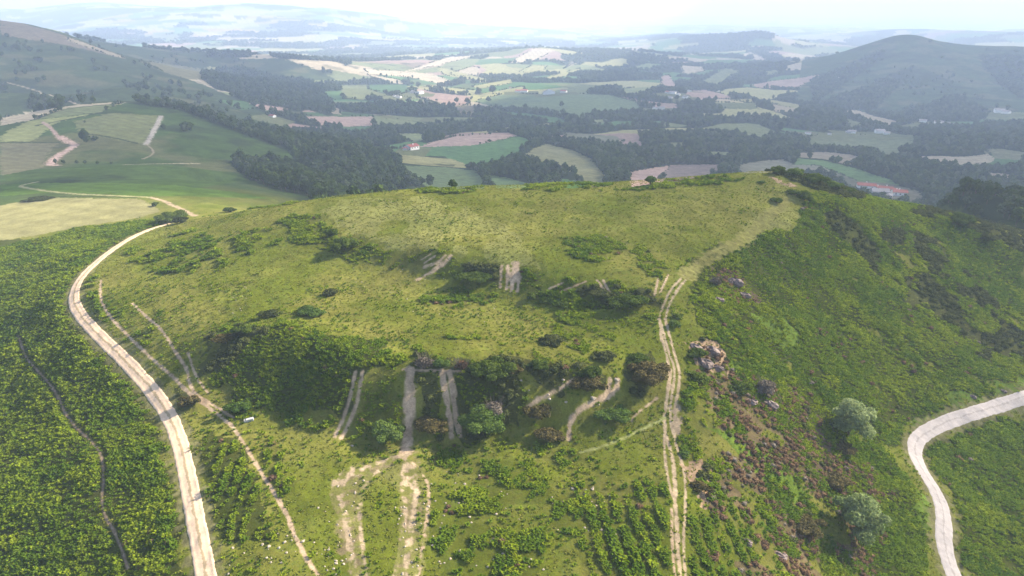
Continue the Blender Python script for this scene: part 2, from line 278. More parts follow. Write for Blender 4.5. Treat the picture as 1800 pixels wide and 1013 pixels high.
FIELDS=[
([(0,208),(60,196),(140,184),(217,179),(213,184),(150,188),(110,192),(60,210),(0,221)],TAN*.9),
([(62,210),(115,190),(210,182),(175,198),(110,205)],OLIVE*.85),([(0,240),(30,222),(60,211),(160,201),(150,204),(100,215),(58,248),(0,250)],C(.22,.23,.09)),
([(130,213),(200,199),(281,204),(254,253),(235,252),(140,233)],C(.14,.15,.06)),([(0,252),(100,252),(80,275),(75,295),(0,309)],C(.15,.14,.075)),
([(0,325),(60,322),(220,322),(300,325),(400,336),(480,350),(330,345),(250,345),(100,338),(0,345)],C(.075,.125,.02)),
([(0,362),(60,350),(100,348),(240,350),(268,360),(283,372),(240,384),(150,397),(60,415),(-60,432),(-60,370)],STRAW*.62),
([(0,31),(100,58),(220,100),(214,103),(120,80),(0,62)],C(.16,.13,.09)),([(120,66),(215,99),(222,103),(200,100),(120,72)],TAN*.7),
([(243,107),(300,113),(355,122),(357,140),(330,140),(285,125)],C(.16,.15,.08)),([(422,97),(470,96),(485,103),(420,104)],TAN),
([(440,182),(480,187),(503,190),(500,198),(460,193)],PINK),([(385,176),(430,178),(455,192),(420,193)],GREENF*.8),
([(530,204),(570,205),(655,205),(655,221),(600,223),(560,220)],PINK),([(555,162),(600,160),(608,175),(560,178)],GREENF*.8),([(550,181),(562,181),(600,193),(598,203),(575,196)],TAN*.8),
([(657,207),(700,210),(750,216),(790,219),(770,224),(660,222)],OLIVE),([(600,223),(655,222),(655,231),(600,231)],GREENF*.8),
([(695,235),(735,235),(765,240),(730,250),(695,245)],OLIVE*1.2),([(680,263),(735,259),(760,250),(800,240),(860,236),(912,238),(860,250),(830,256),(735,259)],PINK*1.05),
([(690,263),(735,259),(830,256),(912,240),(935,248),(925,262),(905,278),(870,290),(830,293),(780,275),(690,272)],GREENF),
([(915,278),(935,262),(960,253),(1010,265),(1040,280),(1060,305),(1067,329),(1040,329),(1000,300),(965,290)],C(.22,.21,.10)),
([(690,290),(780,294),(835,300),(850,315),(850,332),(760,334),(710,305)],C(.12,.16,.07)),([(860,308),(900,315),(940,325),(930,331),(870,331)],C(.12,.17,.07)),([(985,314),(1010,318),(1037,331),(990,331)],GREENF),
([(988,233),(1040,236),(1085,240),(1095,250),(1085,262),(1050,248),(1000,243)],C(.16,.16,.10)),
([(1107,303),(1140,297),(1180,290),(1165,305),(1158,326),(1108,330)],PINK*1.1),([(1181,290),(1270,289),(1262,305),(1160,325),(1167,305)],PLOUGH),
([(648,149),(715,149),(722,160),(685,166),(648,157)],GREENF*.8),([(600,150),(647,149),(647,158),(684,167),(640,176),(600,170)],OLIVE*.8),
([(730,155),(765,163),(830,170),(825,183),(800,190),(770,178),(735,172)],PINK*.9),([(725,160),(700,168),(740,176),(770,182),(735,172)],OLIVE),
([(832,178),(885,166),(1000,165),(1070,167),(1120,180),(1130,195),(1050,200),(1020,210),(960,195),(880,192)],C(.13,.17,.08)),
([(800,185),(835,186),(835,205),(800,202)],C(.2,.17,.1)),([(870,195),(930,200),(980,207),(1010,220),(960,215),(900,206)],GREENF*.9),
([(1040,212),(1065,209),(1062,216),(1045,218)],OLIVE*1.2),([(1075,158),(1145,152),(1150,160),(1110,168)],OLIVE*1.2),([(1160,135),(1175,132),(1190,150),(1190,158),(1165,155)],PINK*1.1),
([(1090,170),(1135,178),(1190,183),(1190,192),(1150,188)],PINK),([(1175,252),(1200,250),(1200,265),(1180,262)],OLIVE),
([(705,128),(790,100),(840,98),(800,108),(740,122)],TAN*1.15),([(790,130),(830,117),(842,119),(840,133),(800,134)],TAN),([(895,110),(940,85),(975,88),(945,105),(920,110)],TAN*1.15),
([(640,122),(700,125),(760,130),(800,145),(780,149),(720,136),(650,130)],TAN*1.15),([(830,152),(900,139),(900,147),(840,156)],STRAW),([(640,130),(700,140),(710,148),(680,145)],TAN),
([(910,128),(935,115),(962,116),(955,128)],STRAW),([(990,121),(1005,107),(1010,112)],TAN),([(945,140),(1020,120),(1018,128),(960,143)],STRAW),([(1105,120),(1140,111),(1160,115),(1140,122)],C(.2,.24,.1)),
([(750,152),(800,155),(840,160),(835,168),(780,162)],STRAW),([(840,166),(920,152),(925,160),(870,166)],STRAW*.9),([(770,118),(860,140),(850,146),(780,132)],STRAW),
([(1195,115),(1235,118),(1238,126),(1205,131)],TAN),([(1295,98),(1318,92),(1322,95),(1310,101)],TAN*1.1),([(1322,93),(1345,104),(1340,108),(1325,106)],TAN*1.1),([(1375,97),(1385,93),(1415,100),(1412,106),(1395,103)],TAN*1.1),
([(1318,150),(1360,142),(1400,138),(1440,131),(1438,140),(1415,146),(1400,156),(1370,156),(1330,154)],PINK),([(1235,142),(1275,120),(1300,125),(1280,137),(1265,151),(1240,151)],OLIVE),([(1340,128),(1365,122),(1370,130),(1345,132)],OLIVE),
([(1200,161),(1240,158),(1280,168),(1288,175),(1240,174),(1205,172)],PINK),([(1280,176),(1340,173),(1400,183),(1420,191),(1400,191),(1350,181),(1300,179)],STRAW*.8),([(1350,182),(1395,190),(1410,193),(1390,201),(1360,196)],TAN*.75),([(1250,181),(1330,181),(1330,192),(1260,191)],OLIVE*.8),
([(1455,190),(1500,192),(1540,205),(1580,214),(1570,223),(1540,220),(1500,206),(1470,196)],TAN*.8),([(1480,206),(1510,215),(1520,225),(1500,228)],OLIVE*.9),([(1540,222),(1570,224),(1610,215),(1640,222),(1600,232)],OLIVE*.8),
([(1420,241),(1440,237),(1520,237),(1612,237),(1600,260),(1570,280),(1530,266),(1480,263),(1420,260)],C(.14,.16,.075)),
([(1390,270),(1450,267),(1500,272),(1525,283),(1490,290),(1450,280),(1410,277)],TAN*.6),([(1400,278),(1450,283),(1500,295),(1560,315),(1610,340),(1540,332),(1480,305),(1440,290),(1400,290)],C(.12,.19,.07)),
([(1300,290),(1340,283),(1375,280),(1398,290),(1440,291),(1478,308),(1420,304),(1300,304)],C(.2,.19,.13)),
([(1725,262),(1760,262),(1800,268),(1860,275),(1800,283),(1750,278)],C(.17,.17,.09)),([(1722,303),(1760,305),(1797,313),(1787,319),(1750,316)],TAN*.7),([(1700,225),(1740,230),(1780,236),(1740,238)],TAN*.7),([(1683,240),(1710,240),(1720,247),(1700,248)],TAN*.7),([(1740,195),(1850,200),(1850,213),(1730,211)],OLIVE*.9),
([(1240,266),(1290,268),(1280,279),(1250,279)],OLIVE*1.2),([(1460,300),(1540,330),(1530,338),(1480,325)],C(.15,.15,.10)),
]
for uv,c in FIELDS: field(uv,c,.10,stripes=0.06)
WOODS=[
[(50,192),(55,175),(85,171),(110,180),(110,190)],[(365,101),(368,90),(440,92),(442,101)],[(360,125),(420,115),(480,135),(530,140),(560,150),(590,190),(580,205),(500,180),(380,158),(355,140)],
[(405,290),(425,278),(470,285),(530,300),(560,290),(640,310),(700,335),(560,350),(470,330),(430,312)],
[(1425,142),(1480,118),(1545,88),(1560,100),(1520,125),(1480,150),(1440,175),(1430,190)],[(1440,182),(1500,162),(1530,150),(1580,125),(1610,115),(1600,135),(1560,170),(1540,192),(1470,196)],
[(1640,182),(1680,162),(1740,200),(1720,214),(1600,214),(1560,200)],[(1720,96),(1800,96),(1900,100),(1900,185),(1790,172),(1760,150),(1730,120)],
[(1630,350),(1700,330),(1900,330),(1900,440),(1800,405),(1740,385),(1680,368)],
]
for uv in WOODS:
    s,m=poly_mask(uv); wood[s][m]=1; c_=col[s]; c_[m]=WOODG
SPARSE=[[(200,140),(260,135),(350,160),(430,195),(500,235),(430,225),(330,190),(230,165)],[(0,80),(60,70),(90,95),(50,110),(0,105)],[(1560,130),(1640,110),(1700,140),(1680,170),(1600,170)]]
for uv in SPARSE:
    s,m=poly_mask(uv); wood[s][m]=.07

YARDS=[(724,263),(738,165),(726,164),(701,172),(694,170),(911,162),(922,162),(965,166),(991,163),(1174,164),(1183,165),(1192,168),(1205,173),(1152,192),(1163,192),(1212,161),(1497,234),(1546,234),(1558,236),(1420,236),(1458,237),(1622,215),(1648,217),(1656,216),(1669,220),(1756,198),(1768,200),(479,206)]
for u,v in YARDS:
    p=hits([(u,v)])[0]; r_=np.hypot(*p); w_=r_*.016+6; f=1-r_*.00001
    q=p*(1-25/r_); b_=zone(q[0]-w_*2,q[1]-45,q[0]+w_*2,q[1]+45); s=np.s_[b_[0]:b_[1],b_[2]:b_[3]]
    m=(np.abs(gx[s]-q[0])<w_)&(np.abs(gy[s]-q[1])<38); wood[s][m]=0; c_=col[s]; c_[m]=C(.13,.14,.06)
field([(1498,318),(1560,322),(1612,336),(1625,352),(1612,359),(1580,355),(1560,351),(1540,347),(1520,341),(1498,334)],C(.16,.15,.10))
# ---- the near hill
kx=gx+((fbm(gx,gy,9,3,53)-.5)*6+(fbm(gx,gy,2.5,2,54)-.5)*3.5)*near[...,0]; ky=gy+((fbm(gx,gy,9,3,55)-.5)*6+(fbm(gx,gy,2.5,2,56)-.5)*3.5)*near[...,0]
def wmask(uv):
    pts=hits(dens(uv,7,True)); pad=3
    b=zone(pts[:,0].min()-pad,pts[:,1].min()-pad,pts[:,0].max()+pad,pts[:,1].max()+pad); s=np.s_[b[0]:b[1],b[2]:b[3]]
    return s,inpoly(kx[s],ky[s],[tuple(p) for p in pts])
def wpoly(uv,arr,val,soft=.0,nz=14,seed=5):
    s,m=wmask(uv)
    if soft: 
        k=fbm(gx[s],gy[s],nz,3,seed); m=m&(k>soft)
    arr[s][m]=val; return s,m
FERNS=[ # photo outline, density, hole size
([(-200,432),(60,420),(150,400),(250,388),(285,393),(215,425),(160,465),(118,510),(118,550),(170,605),(240,675),(285,745),(305,810),(315,850),(327,930),(340,1040),(-200,1040)],1,.2),
([(150,520),(180,560),(230,600),(270,650),(310,690),(345,730),(330,740),(300,705),(260,655),(200,600),(155,570)],1,.3),
([(350,765),(385,750),(410,770),(430,800),(455,850),(480,885),(500,930),(490,960),(420,950),(375,960),(352,860)],1,.0),
([(430,765),(480,800),(520,830),(540,870),(500,870),(470,830)],1,.35),
([(375,590),(430,573),(520,572),(600,590),(680,600),(698,640),(640,648),(620,690),(600,735),(540,728),(470,712),(400,690),(360,640)],1,.0),
([(700,600),(780,590),(920,605),(1000,640),(900,650),(760,645)],.9,.47),
([(640,660),(710,660),(712,745),(690,770),(610,765)],.8,.3),([(735,660),(770,660),(785,760),(740,750)],1,.2),([(805,660),(900,660),(930,720),(900,760),(815,760)],1,.25),
([(760,515),(800,505),(860,510),(900,530),(880,545),(780,545),(750,530)],1,.42),([(950,540),(1150,555),(1150,640),(1050,640),(980,590)],.9,.46),
([(985,415),(1060,412),(1150,440),(1180,470),(1150,490),(1060,470),(1000,450)],1,.38),
([(495,385),(520,375),(560,395),(590,425),(560,430),(510,425),(500,400)],1,.2),([(400,420),(470,400),(500,430),(430,450)],1,.35),([(560,430),(720,455),(720,465),(640,462),(560,437)],1,.2),
([(780,455),(890,462),(890,505),(860,500),(790,480)],1,.2),([(930,500),(1060,505),(1150,530),(1120,545),(1000,540)],1,.2),
([(220,440),(340,400),(400,430),(380,480),(260,480)],.8,.5),([(150,490),(230,540),(260,600),(210,590),(160,530)],1,.45),([(230,540),(300,545),(330,600),(330,640),(290,600)],1,.45),
([(760,780),(960,770),(1060,800),(1060,850),(900,860),(780,830)],.8,.5),([(740,870),(1040,850),(1050,1040),(760,1040)],.7,.56),
([(1015,850),(1175,830),(1178,1040),(1040,1040)],1,.33),([(1205,895),(1240,890),(1320,1040),(1205,1040)],1,.3),
([(620,340),(1300,310),(1300,322),(1150,335),(1000,338),(850,337),(700,342)],.6,.52),
([(300,328),(400,338),(520,356),(500,362),(440,368),(340,352),(290,340)],.9,.35),
([(1200,470),(1260,430),(1400,395),(1420,345),(1480,325),(1640,362),(1800,435),(1950,480),(1950,670),(1800,672),(1700,700),(1600,745),(1570,800),(1600,850),(1630,900),(1640,1040),(1560,1040),(1480,900),(1380,760),(1280,660),(1215,560)],1,.24),
([(1650,775),(1720,745),(1850,715),(1950,700),(1950,1040),(1710,1040),(1690,960),(1690,900),(1660,850),(1630,810)],1,.15),
([(1195,640),(1240,640),(1290,700),(1420,860),(1560,1040),(1330,1040),(1240,880),(1210,790)],.8,.42),
([(540,378),(630,417),(700,442),(760,454),(830,457),(920,470),(980,491),(1060,498),(1130,515),(1150,545),(1080,548),(1000,539),(930,524),(870,504),(800,483),(720,470),(650,460),(590,442),(540,418)],.9,.42),([(350,600),(420,560),(430,590),(380,640)],1,.3),([(400,700),(440,700),(440,730),(405,725)],1,.2),([(480,700),(600,745),(650,775),(560,770),(470,730)],1,.45),
]
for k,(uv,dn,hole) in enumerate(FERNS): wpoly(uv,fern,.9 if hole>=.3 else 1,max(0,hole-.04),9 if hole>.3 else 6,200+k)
HEATH=[([(1190,600),(1215,570),(1260,620),(1330,690),(1440,740),(1540,860),(1560,1040),(1330,1040),(1240,900),(1225,840),(1300,800),(1270,740),(1215,650)],.46),([(1240,470),(1290,470),(1340,530),(1310,545),(1260,520)],.3),([(1290,660),(1400,690),(1450,760),(1420,790),(1330,740)],.4),([(1380,760),(1480,760),(1560,860),(1540,920),(1420,840)],.5)]
for k,(uv,h_) in enumerate(HEATH): wpoly(uv,heath,1,h_,5,300+k)
GORSE=[([(1438,378),(1470,372),(1515,410),(1545,450),(1540,485),(1528,480),(1495,440),(1460,410)],.1),([(1545,400),(1590,395),(1590,425),(1555,430)],.2),([(1350,300),(1400,304),(1500,322),(1516,345),(1500,352),(1440,336),(1400,322)],.25),
([(1620,362),(1720,378),(1850,430),(1850,470),(1760,425),(1660,392),(1600,372)],.38),([(1600,420),(1650,420),(1680,470),(1640,480)],.4),([(1600,490),(1700,480),(1850,560),(1850,640),(1740,620),(1660,590),(1600,540)],.5),([(1700,580),(1800,600),(1800,640),(1740,640)],.4),
([(370,580),(430,570),(480,570),(440,600),(400,640),(350,660),(345,630)],.3),([(700,625),(900,628),(1060,650),(1060,675),(905,672),(800,662),(720,655)],.38),([(735,665),(770,665),(785,755),(740,750)],.45),([(805,665),(910,665),(920,750),(820,755)],.45),([(1100,640),(1170,630),(1168,680),(1110,690)],.3),([(300,660),(340,690),(330,730),(300,700)],.3),([(1000,500),(1140,512),(1160,540),(1060,540)],.45),
([(800,460),(880,465),(880,500),(820,490)],.35)]
for k,(uv,h_) in enumerate(GORSE): 
    s,m=wpoly(uv,gorse,1,h_,6,400+k); fern[s][m]=0
# ground colour below the plants; bracken litter darkened to paint shade between fronds
ng=near[...,0]>0.5
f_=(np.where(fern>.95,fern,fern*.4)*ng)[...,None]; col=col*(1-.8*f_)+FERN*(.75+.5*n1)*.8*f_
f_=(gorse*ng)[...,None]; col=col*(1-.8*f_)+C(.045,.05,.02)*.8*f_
f_=(heath*ng)[...,None]; col=col*(1-.65*f_)+(C(.14,.09,.065)*(.5+n2))*.65*f_
f_=(bare)[...,None]
LUSH=[[(1240,750),(1300,770),(1360,800),(1420,870),(1400,880),(1340,840),(1290,800)],[(1600,740),(1700,700),(1800,675),(1850,670),(1850,690),(1720,720),(1610,755)],[(1600,850),(1640,880),(1650,940),(1620,940)],[(1230,600),(1290,640),(1310,660),(1280,650)],[(1330,560),(1380,560),(1420,600),(1380,620)]]
for uv in LUSH:
    s,m=wmask(uv); fern[s][m]*=.45; c_=col[s]; c_[m]=(C(.105,.155,.02)*(.6+.8*n2[s]))[m]
PATHG=[ # pale worn turf
[(1200,480),(1240,445),(1290,415),(1340,370),(1390,360),(1400,380),(1350,420),(1300,432),(1250,455),(1215,490)],[(600,350),(760,345),(900,400),(960,470),(800,450),(700,435),(600,395),(560,370)]]
for uv in PATHG:
    s,m=wmask(uv); m=m&(fbm(gx[s],gy[s],8,3,333)>.4); c_=col[s]; c_[m]=c_[m]*.6+(C(.27,.26,.09))*.4
# lines on the ground
def seg_dist(X,Y,pts):
    d=np.full(X.shape,1e9,np.float32)
    for (a,b),(c,e) in zip(pts[:-1],pts[1:]):
        vx,vy=c-a,e-b; L=vx*vx+vy*vy+1e-9
        t=np.clip(((X-a)*vx+(Y-b)*vy)/L,0,1); d=np.minimum(d,np.hypot(X-a-t*vx,Y-b-t*vy))
    return d
def line(uv,w,c,patch=0.,clear=.6,soft=.35,amt=1.):
    pts=hits(smooth_line(uv)); pad=w+clear+1
    for k in range(0,len(pts)-1,6):
        q=pts[k:k+7]
        b=zone(q[:,0].min()-pad,q[:,1].min()-pad,q[:,0].max()+pad,q[:,1].max()+pad); s=np.s_[b[0]:b[1],b[2]:b[3]]
        if (b[1]-b[0])*(b[3]-b[2])<=0: continue
        d=seg_dist(gx[s],gy[s],q)+(fbm(gx[s],gy[s],.9,2,501)-.5)*w*.7
        m=(1-sstep(w*.5*(1-soft),w*.5*(1+soft)+.1,d))*amt
        if patch: m=m*sstep(patch-.12,patch+.08,fbm(gx[s],gy[s],.8,3,507)*.75+fbm(gx[s],gy[s],4,2,509)*.25)
        m=m[...,None]; cc=np.asarray(c)*(.75+.5*n3[s])
        col[s]=col[s]*(1-m)+cc*m
        kl=d<w*.5+clear
        for a_ in (fern,gorse,heath): a_[s][kl]=0
        bare[s][d<w*.5]=1
SOIL=C(.37,.275,.185); PALE=C(.36,.28,.185)
T1=[(366,1060),(363,1013),(352,960),(345,920),(334,860),(320,790),(303,740),(270,688),(218,632),(168,585),(137,550),(127,522),(138,492),(170,460),(210,430),(250,408),(297,393)]
T2=[(1950,660),(1860,683),(1800,698),(1740,718),(1686,734),(1643,751),(1616,768),(1606,786),(1611,808),(1624,832),(1640,855),(1652,878),(1660,908),(1658,947),(1664,978),(1676,1008),(1690,1050)]
field([(580,868),(596,840),(625,815),(690,797),(735,812),(758,850),(756,920),(738,1030),(690,1030),(704,940),(700,870),(680,842),(652,848),(636,880),(648,1030),(616,1030),(600,930)],C(.165,.165,.045),.2)
for uv,w,c,pt in [
 ([(178,492),(175,515),(182,540),(200,565),(225,590),(260,625),(300,658),(330,690),(350,703),(385,730),(410,750),(425,775),(440,800),(465,840),(490,880),(505,905),(525,960),(560,1013)],.5,SOIL,.25),
 ([(232,533),(255,555),(280,575),(298,600),(312,625),(330,650),(332,675),(345,695),(380,715),(410,735)],.45,SOIL,.2),([(330,620),(345,665),(365,690)],.35,SOIL,.3),
 ([(32,590),(45,630),(65,650),(100,690),(120,740),(160,775),(180,800),(183,840),(178,880),(185,910),(205,940),(225,1000)],.32,SOIL*.6,.3),
 ([(720,652),(719,700),(720,740),(716,770),(712,797)],1.7,SOIL*1.05,.1),([(777,653),(783,690),(790,730),(795,768)],.85,SOIL,.2),([(790,653),(797,690),(800,730),(808,765)],.85,SOIL,.2),
 ([(625,655),(617,690),(607,730),(588,768)],.55,SOIL,.3),([(637,655),(630,700),(618,735),(600,770)],.6,SOIL,.25),
 ([(1088,668),(1080,690),(1060,700),(1030,712),(1010,728),(1000,745),(1000,772)],.7,SOIL*1.1,.25),([(1072,668),(1068,692)],.8,SOIL*1.1,.3),([(1010,668),(970,692),(940,705),(922,722)],.5,SOIL,.42),([(1155,700),(1118,728),(1110,740)],.3,SOIL,.4),
 ([(708,650),(740,651),(790,653),(812,653)],.35,SOIL,.2),([(907,466),(905,480),(908,492)],2.1,SOIL*1.1,.1),([(902,482),(899,512)],.8,SOIL*1.1,.2),([(912,482),(910,512)],.6,SOIL*1.1,.3),
 ([(882,467),(879,505)],.5,SOIL,.4),([(893,467),(891,508)],.6,SOIL,.35),([(793,450),(775,468),(735,492)],.9,SOIL,.35),([(783,449),(770,462),(745,470)],.5,SOIL,.35),([(765,450),(745,463)],.3,SOIL,.3),([(757,447),(740,457)],.3,SOIL,.3),
 ([(1050,493),(1065,515),(1073,530)],.4,SOIL,.3),([(1060,493),(1070,512),(1085,530)],.4,SOIL,.3),([(1030,495),(985,513)],.35,SOIL,.3),([(990,497),(965,508)],.3,SOIL,.3),([(1157,490),(1151,518)],.35,SOIL,.3),([(1175,483),(1160,515)],.35,SOIL,.3),
 ([(622,1030),(616,960),(606,905),(604,862),(632,832),(680,815)],2.6,C(.19,.155,.08),.56),([(718,800),(722,850),(722,910),(714,970),(705,1030)],2.8,C(.19,.155,.08),.57),([(627,1030),(615,960),(608,910),(598,870),(602,845),(630,825),(680,808),(712,800)],.8,PALE,.50),([(650,1030),(640,975),(632,920),(632,880),(640,850),(665,828)],.5,PALE,.53),
 ([(690,1030),(705,960),(715,900),(705,850),(715,800)],.5,PALE,.55),([(710,1030),(718,960),(728,900),(735,850),(715,805)],.75,PALE,.49),([(732,1030),(745,950),(755,880),(750,840),(730,815),(700,803)],.45,SOIL,.5),([(590,880),(588,850),(620,825)],1.6,PALE,.56),([(715,797),(722,860)],1.4,PALE,.55),
 ([(1159,560),(1166,606),(1176,639),(1177,682)],.4,PALE,.1),([(1169,560),(1185,621),(1195,652),(1194,682),(1186,714),(1186,768)],.45,PALE,.2),([(1163,570),(1175,620),(1188,650),(1181,693),(1177,729),(1184,768),(1194,800),(1204,829),(1206,879),(1200,958),(1207,1030)],.35,PALE,.25),
 ([(1179,650),(1172,704),(1166,740),(1173,775),(1184,811),(1187,850),(1186,883),(1190,908),(1191,958),(1197,1030)],.5,PALE*1.05,.15),([(1168,757),(1168,804),(1177,858),(1186,883)],.3,PALE,.25),([(1181,895),(1181,955),(1188,1030)],.3,SOIL,.35),
 ([(1158,562),(1167,533),(1180,507),(1200,487),(1220,467),(1247,443),(1293,427)],.4,PALE*.9,.3),([(1170,562),(1174,540),(1188,513),(1207,490),(1225,472)],.4,PALE*.9,.3),([(1162,600),(1160,560)],.3,PALE,.2),([(1192,715),(1190,760)],1.3,PALE*.8,.45),
 ([(1205,486),(1230,462),(1262,442),(1300,424),(1335,398),(1360,372),(1385,350)],3.4,C(.175,.165,.05),.36),([(1168,735),(1110,765),(1060,785),(1020,795)],.5,C(.24,.25,.09),.3),
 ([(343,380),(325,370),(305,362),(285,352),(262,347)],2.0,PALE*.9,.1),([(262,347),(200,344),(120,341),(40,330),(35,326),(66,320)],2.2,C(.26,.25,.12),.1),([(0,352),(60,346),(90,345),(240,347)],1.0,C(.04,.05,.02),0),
 ([(284,204),(268,235),(257,254)],4.0,C(.34,.30,.25),.1),([(257,254),(268,262),(270,272),(250,280)],1.2,TAN*.6,.2),([(215,290),(280,288),(350,287.5)],2.,TAN*.9,.1),([(520,288),(560,287),(590,288)],1.6,TAN*.8,.2),
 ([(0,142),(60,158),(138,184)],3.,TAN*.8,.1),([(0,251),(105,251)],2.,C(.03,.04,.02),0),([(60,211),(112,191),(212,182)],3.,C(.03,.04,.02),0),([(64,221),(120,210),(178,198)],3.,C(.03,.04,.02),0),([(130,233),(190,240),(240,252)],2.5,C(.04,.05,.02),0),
 ([(105,240),(120,250),(135,255),(100,275),(86,290),(98,291)],6.,PINK*1.2,.1),([(105,245),(90,225),(75,215)],3.,PINK,.2),
]: line(uv,w,c,pt)
for T,w,k_ in ((T1,3.4,1.1),(T2,4.0,.7)): line(T,w+.8,C(.15,.14,.06),0,k_)
DRAW=[[(1200,815),(1245,812),(1275,830),(1260,850),(1225,880),(1208,870)],[(1335,310),(1385,318),(1400,330),(1370,330)],[(1190,590),(1240,590),(1290,650),(1270,660),(1220,640)]]
for uv in DRAW:
    s,m=wmask(uv); m=m&(fbm(gx[s],gy[s],3,3,611)>.36); c_=col[s]; c_[m]=(C(.30,.21,.13)*(.6+.8*n3[s]))[m]; fern[s][m]=0
del idp,idp2,woody,wx,wy
# small-scale mottling of the vegetation colour
col*=(.86+.28*n3)*(1-near*.0)
col=np.clip(col,0,1).astype(np.float32)
# ------------------------------------------------------------------ materials
def newmat(name):
    m=D.materials.new(name); m.use_nodes=True; nt=m.node_tree; nt.nodes.clear()
    return m,nt,nt.nodes.new('ShaderNodeOutputMaterial')
def N(nt,t,**k):
    x=nt.nodes.new(t)
    for a,b in k.items(): setattr(x,a,b)
    return x
def ground_mat():
    m,nt,o=newmat('ground'); L=nt.links.new
    a=N(nt,'ShaderNodeAttribute',attribute_name='albedo'); b=N(nt,'ShaderNodeBsdfDiffuse'); b.inputs['Roughness'].default_value=.8
    g=N(nt,'ShaderNodeNewGeometry'); cd=N(nt,'ShaderNodeVectorMath',operation='LENGTH'); L(g.outputs['Position'],cd.inputs[0])
    n_=N(nt,'ShaderNodeTexNoise'); n_.inputs['Scale'].default_value=3.1; n_.inputs['Detail'].default_value=6; n_.inputs['Roughness'].default_value=.75; L(g.outputs['Position'],n_.inputs['Vector'])
    r=N(nt,'ShaderNodeMapRange'); L(n_.outputs['Fac'],r.inputs[0]); r.inputs[1].default_value=.3; r.inputs[2].default_value=.7; r.inputs[3].default_value=.68; r.inputs[4].default_value=1.32
    n3_=N(nt,'ShaderNodeTexNoise'); n3_.inputs['Scale'].default_value=.11; n3_.inputs['Detail'].default_value=7; n3_.inputs['Roughness'].default_value=.65; L(g.outputs['Position'],n3_.inputs['Vector'])
    r3=N(nt,'ShaderNodeMapRange'); L(n3_.outputs['Fac'],r3.inputs[0]); r3.inputs[1].default_value=.3; r3.inputs[2].default_value=.7; r3.inputs[3].default_value=.75; r3.inputs[4].default_value=1.25
    ml=N(nt,'ShaderNodeMath',operation='MULTIPLY'); L(r.outputs[0],ml.inputs[0]); L(r3.outputs[0],ml.inputs[1])
    mx=N(nt,'ShaderNodeVectorMath',operation='SCALE'); L(a.outputs['Color'],mx.inputs[0]); L(ml.outputs[0],mx.inputs['Scale']); L(mx.outputs[0],b.inputs['Color'])
    bp=N(nt,'ShaderNodeBump'); bp.inputs['Strength'].default_value=.5; bp.inputs['Distance'].default_value=.2; L(n_.outputs['Fac'],bp.inputs['Height']); L(bp.outputs[0],b.inputs['Normal'])
    L(b.outputs[0],o.inputs['Surface']); return m
def mesh_np(name,co,quads,mat,attrs=None,smooth=True):
    me=D.meshes.new(name); nq=len(quads); k=quads.shape[1]
    me.vertices.add(len(co)); me.vertices.foreach_set('co',np.ascontiguousarray(co,np.float32).ravel())
    me.loops.add(nq*k); me.loops.foreach_set('vertex_index',np.ascontiguousarray(quads,np.int32).ravel())
    me.polygons.add(nq); me.polygons.foreach_set('loop_start',np.arange(0,nq*k,k,dtype=np.int32))
    try: me.polygons.foreach_set('loop_total',np.full(nq,k,np.int32))
    except Exception: pass
    me.polygons.foreach_set('use_smooth',np.full(nq,smooth,bool))
    me.update(calc_edges=True)
    for nme,(tp,dat) in (attrs or {}).items():
        a=me.attributes.new(nme,tp,'POINT')
        if tp=='FLOAT_COLOR':
            a.data.foreach_set('color',np.concatenate([dat,np.ones((len(dat),1),np.float32)],1).astype(np.float32).ravel())
        elif tp=='FLOAT_VECTOR': a.data.foreach_set('vector',dat.astype(np.float32).ravel())
        elif tp=='INT': a.data.foreach_set('value',dat.astype(np.int32))
        else: a.data.foreach_set('value',dat.astype(np.float32))
    if mat: me.materials.append(mat)
    return me
def link(name,me,parent=None,loc=None,**props):
    o=D.objects.new(name,me); COL.objects.link(o)
    if parent: o.parent=parent
    if loc is not None: o.location=loc
    for a,b in props.items(): o[a]=b
    return o
idx=np.arange(NR*NA).reshape(NR,NA)
quads=np.stack([idx[:-1,:-1],idx[:-1,1:],idx[1:,1:],idx[1:,:-1]],-1).reshape(-1,4)[:,::-1]
co=np.stack([gx,gy,gz],-1).reshape(-1,3)
gm=mesh_np('ground',co,quads,ground_mat(),{'albedo':('FLOAT_COLOR',col.reshape(-1,3))})
link('ground',gm,kind='structure')
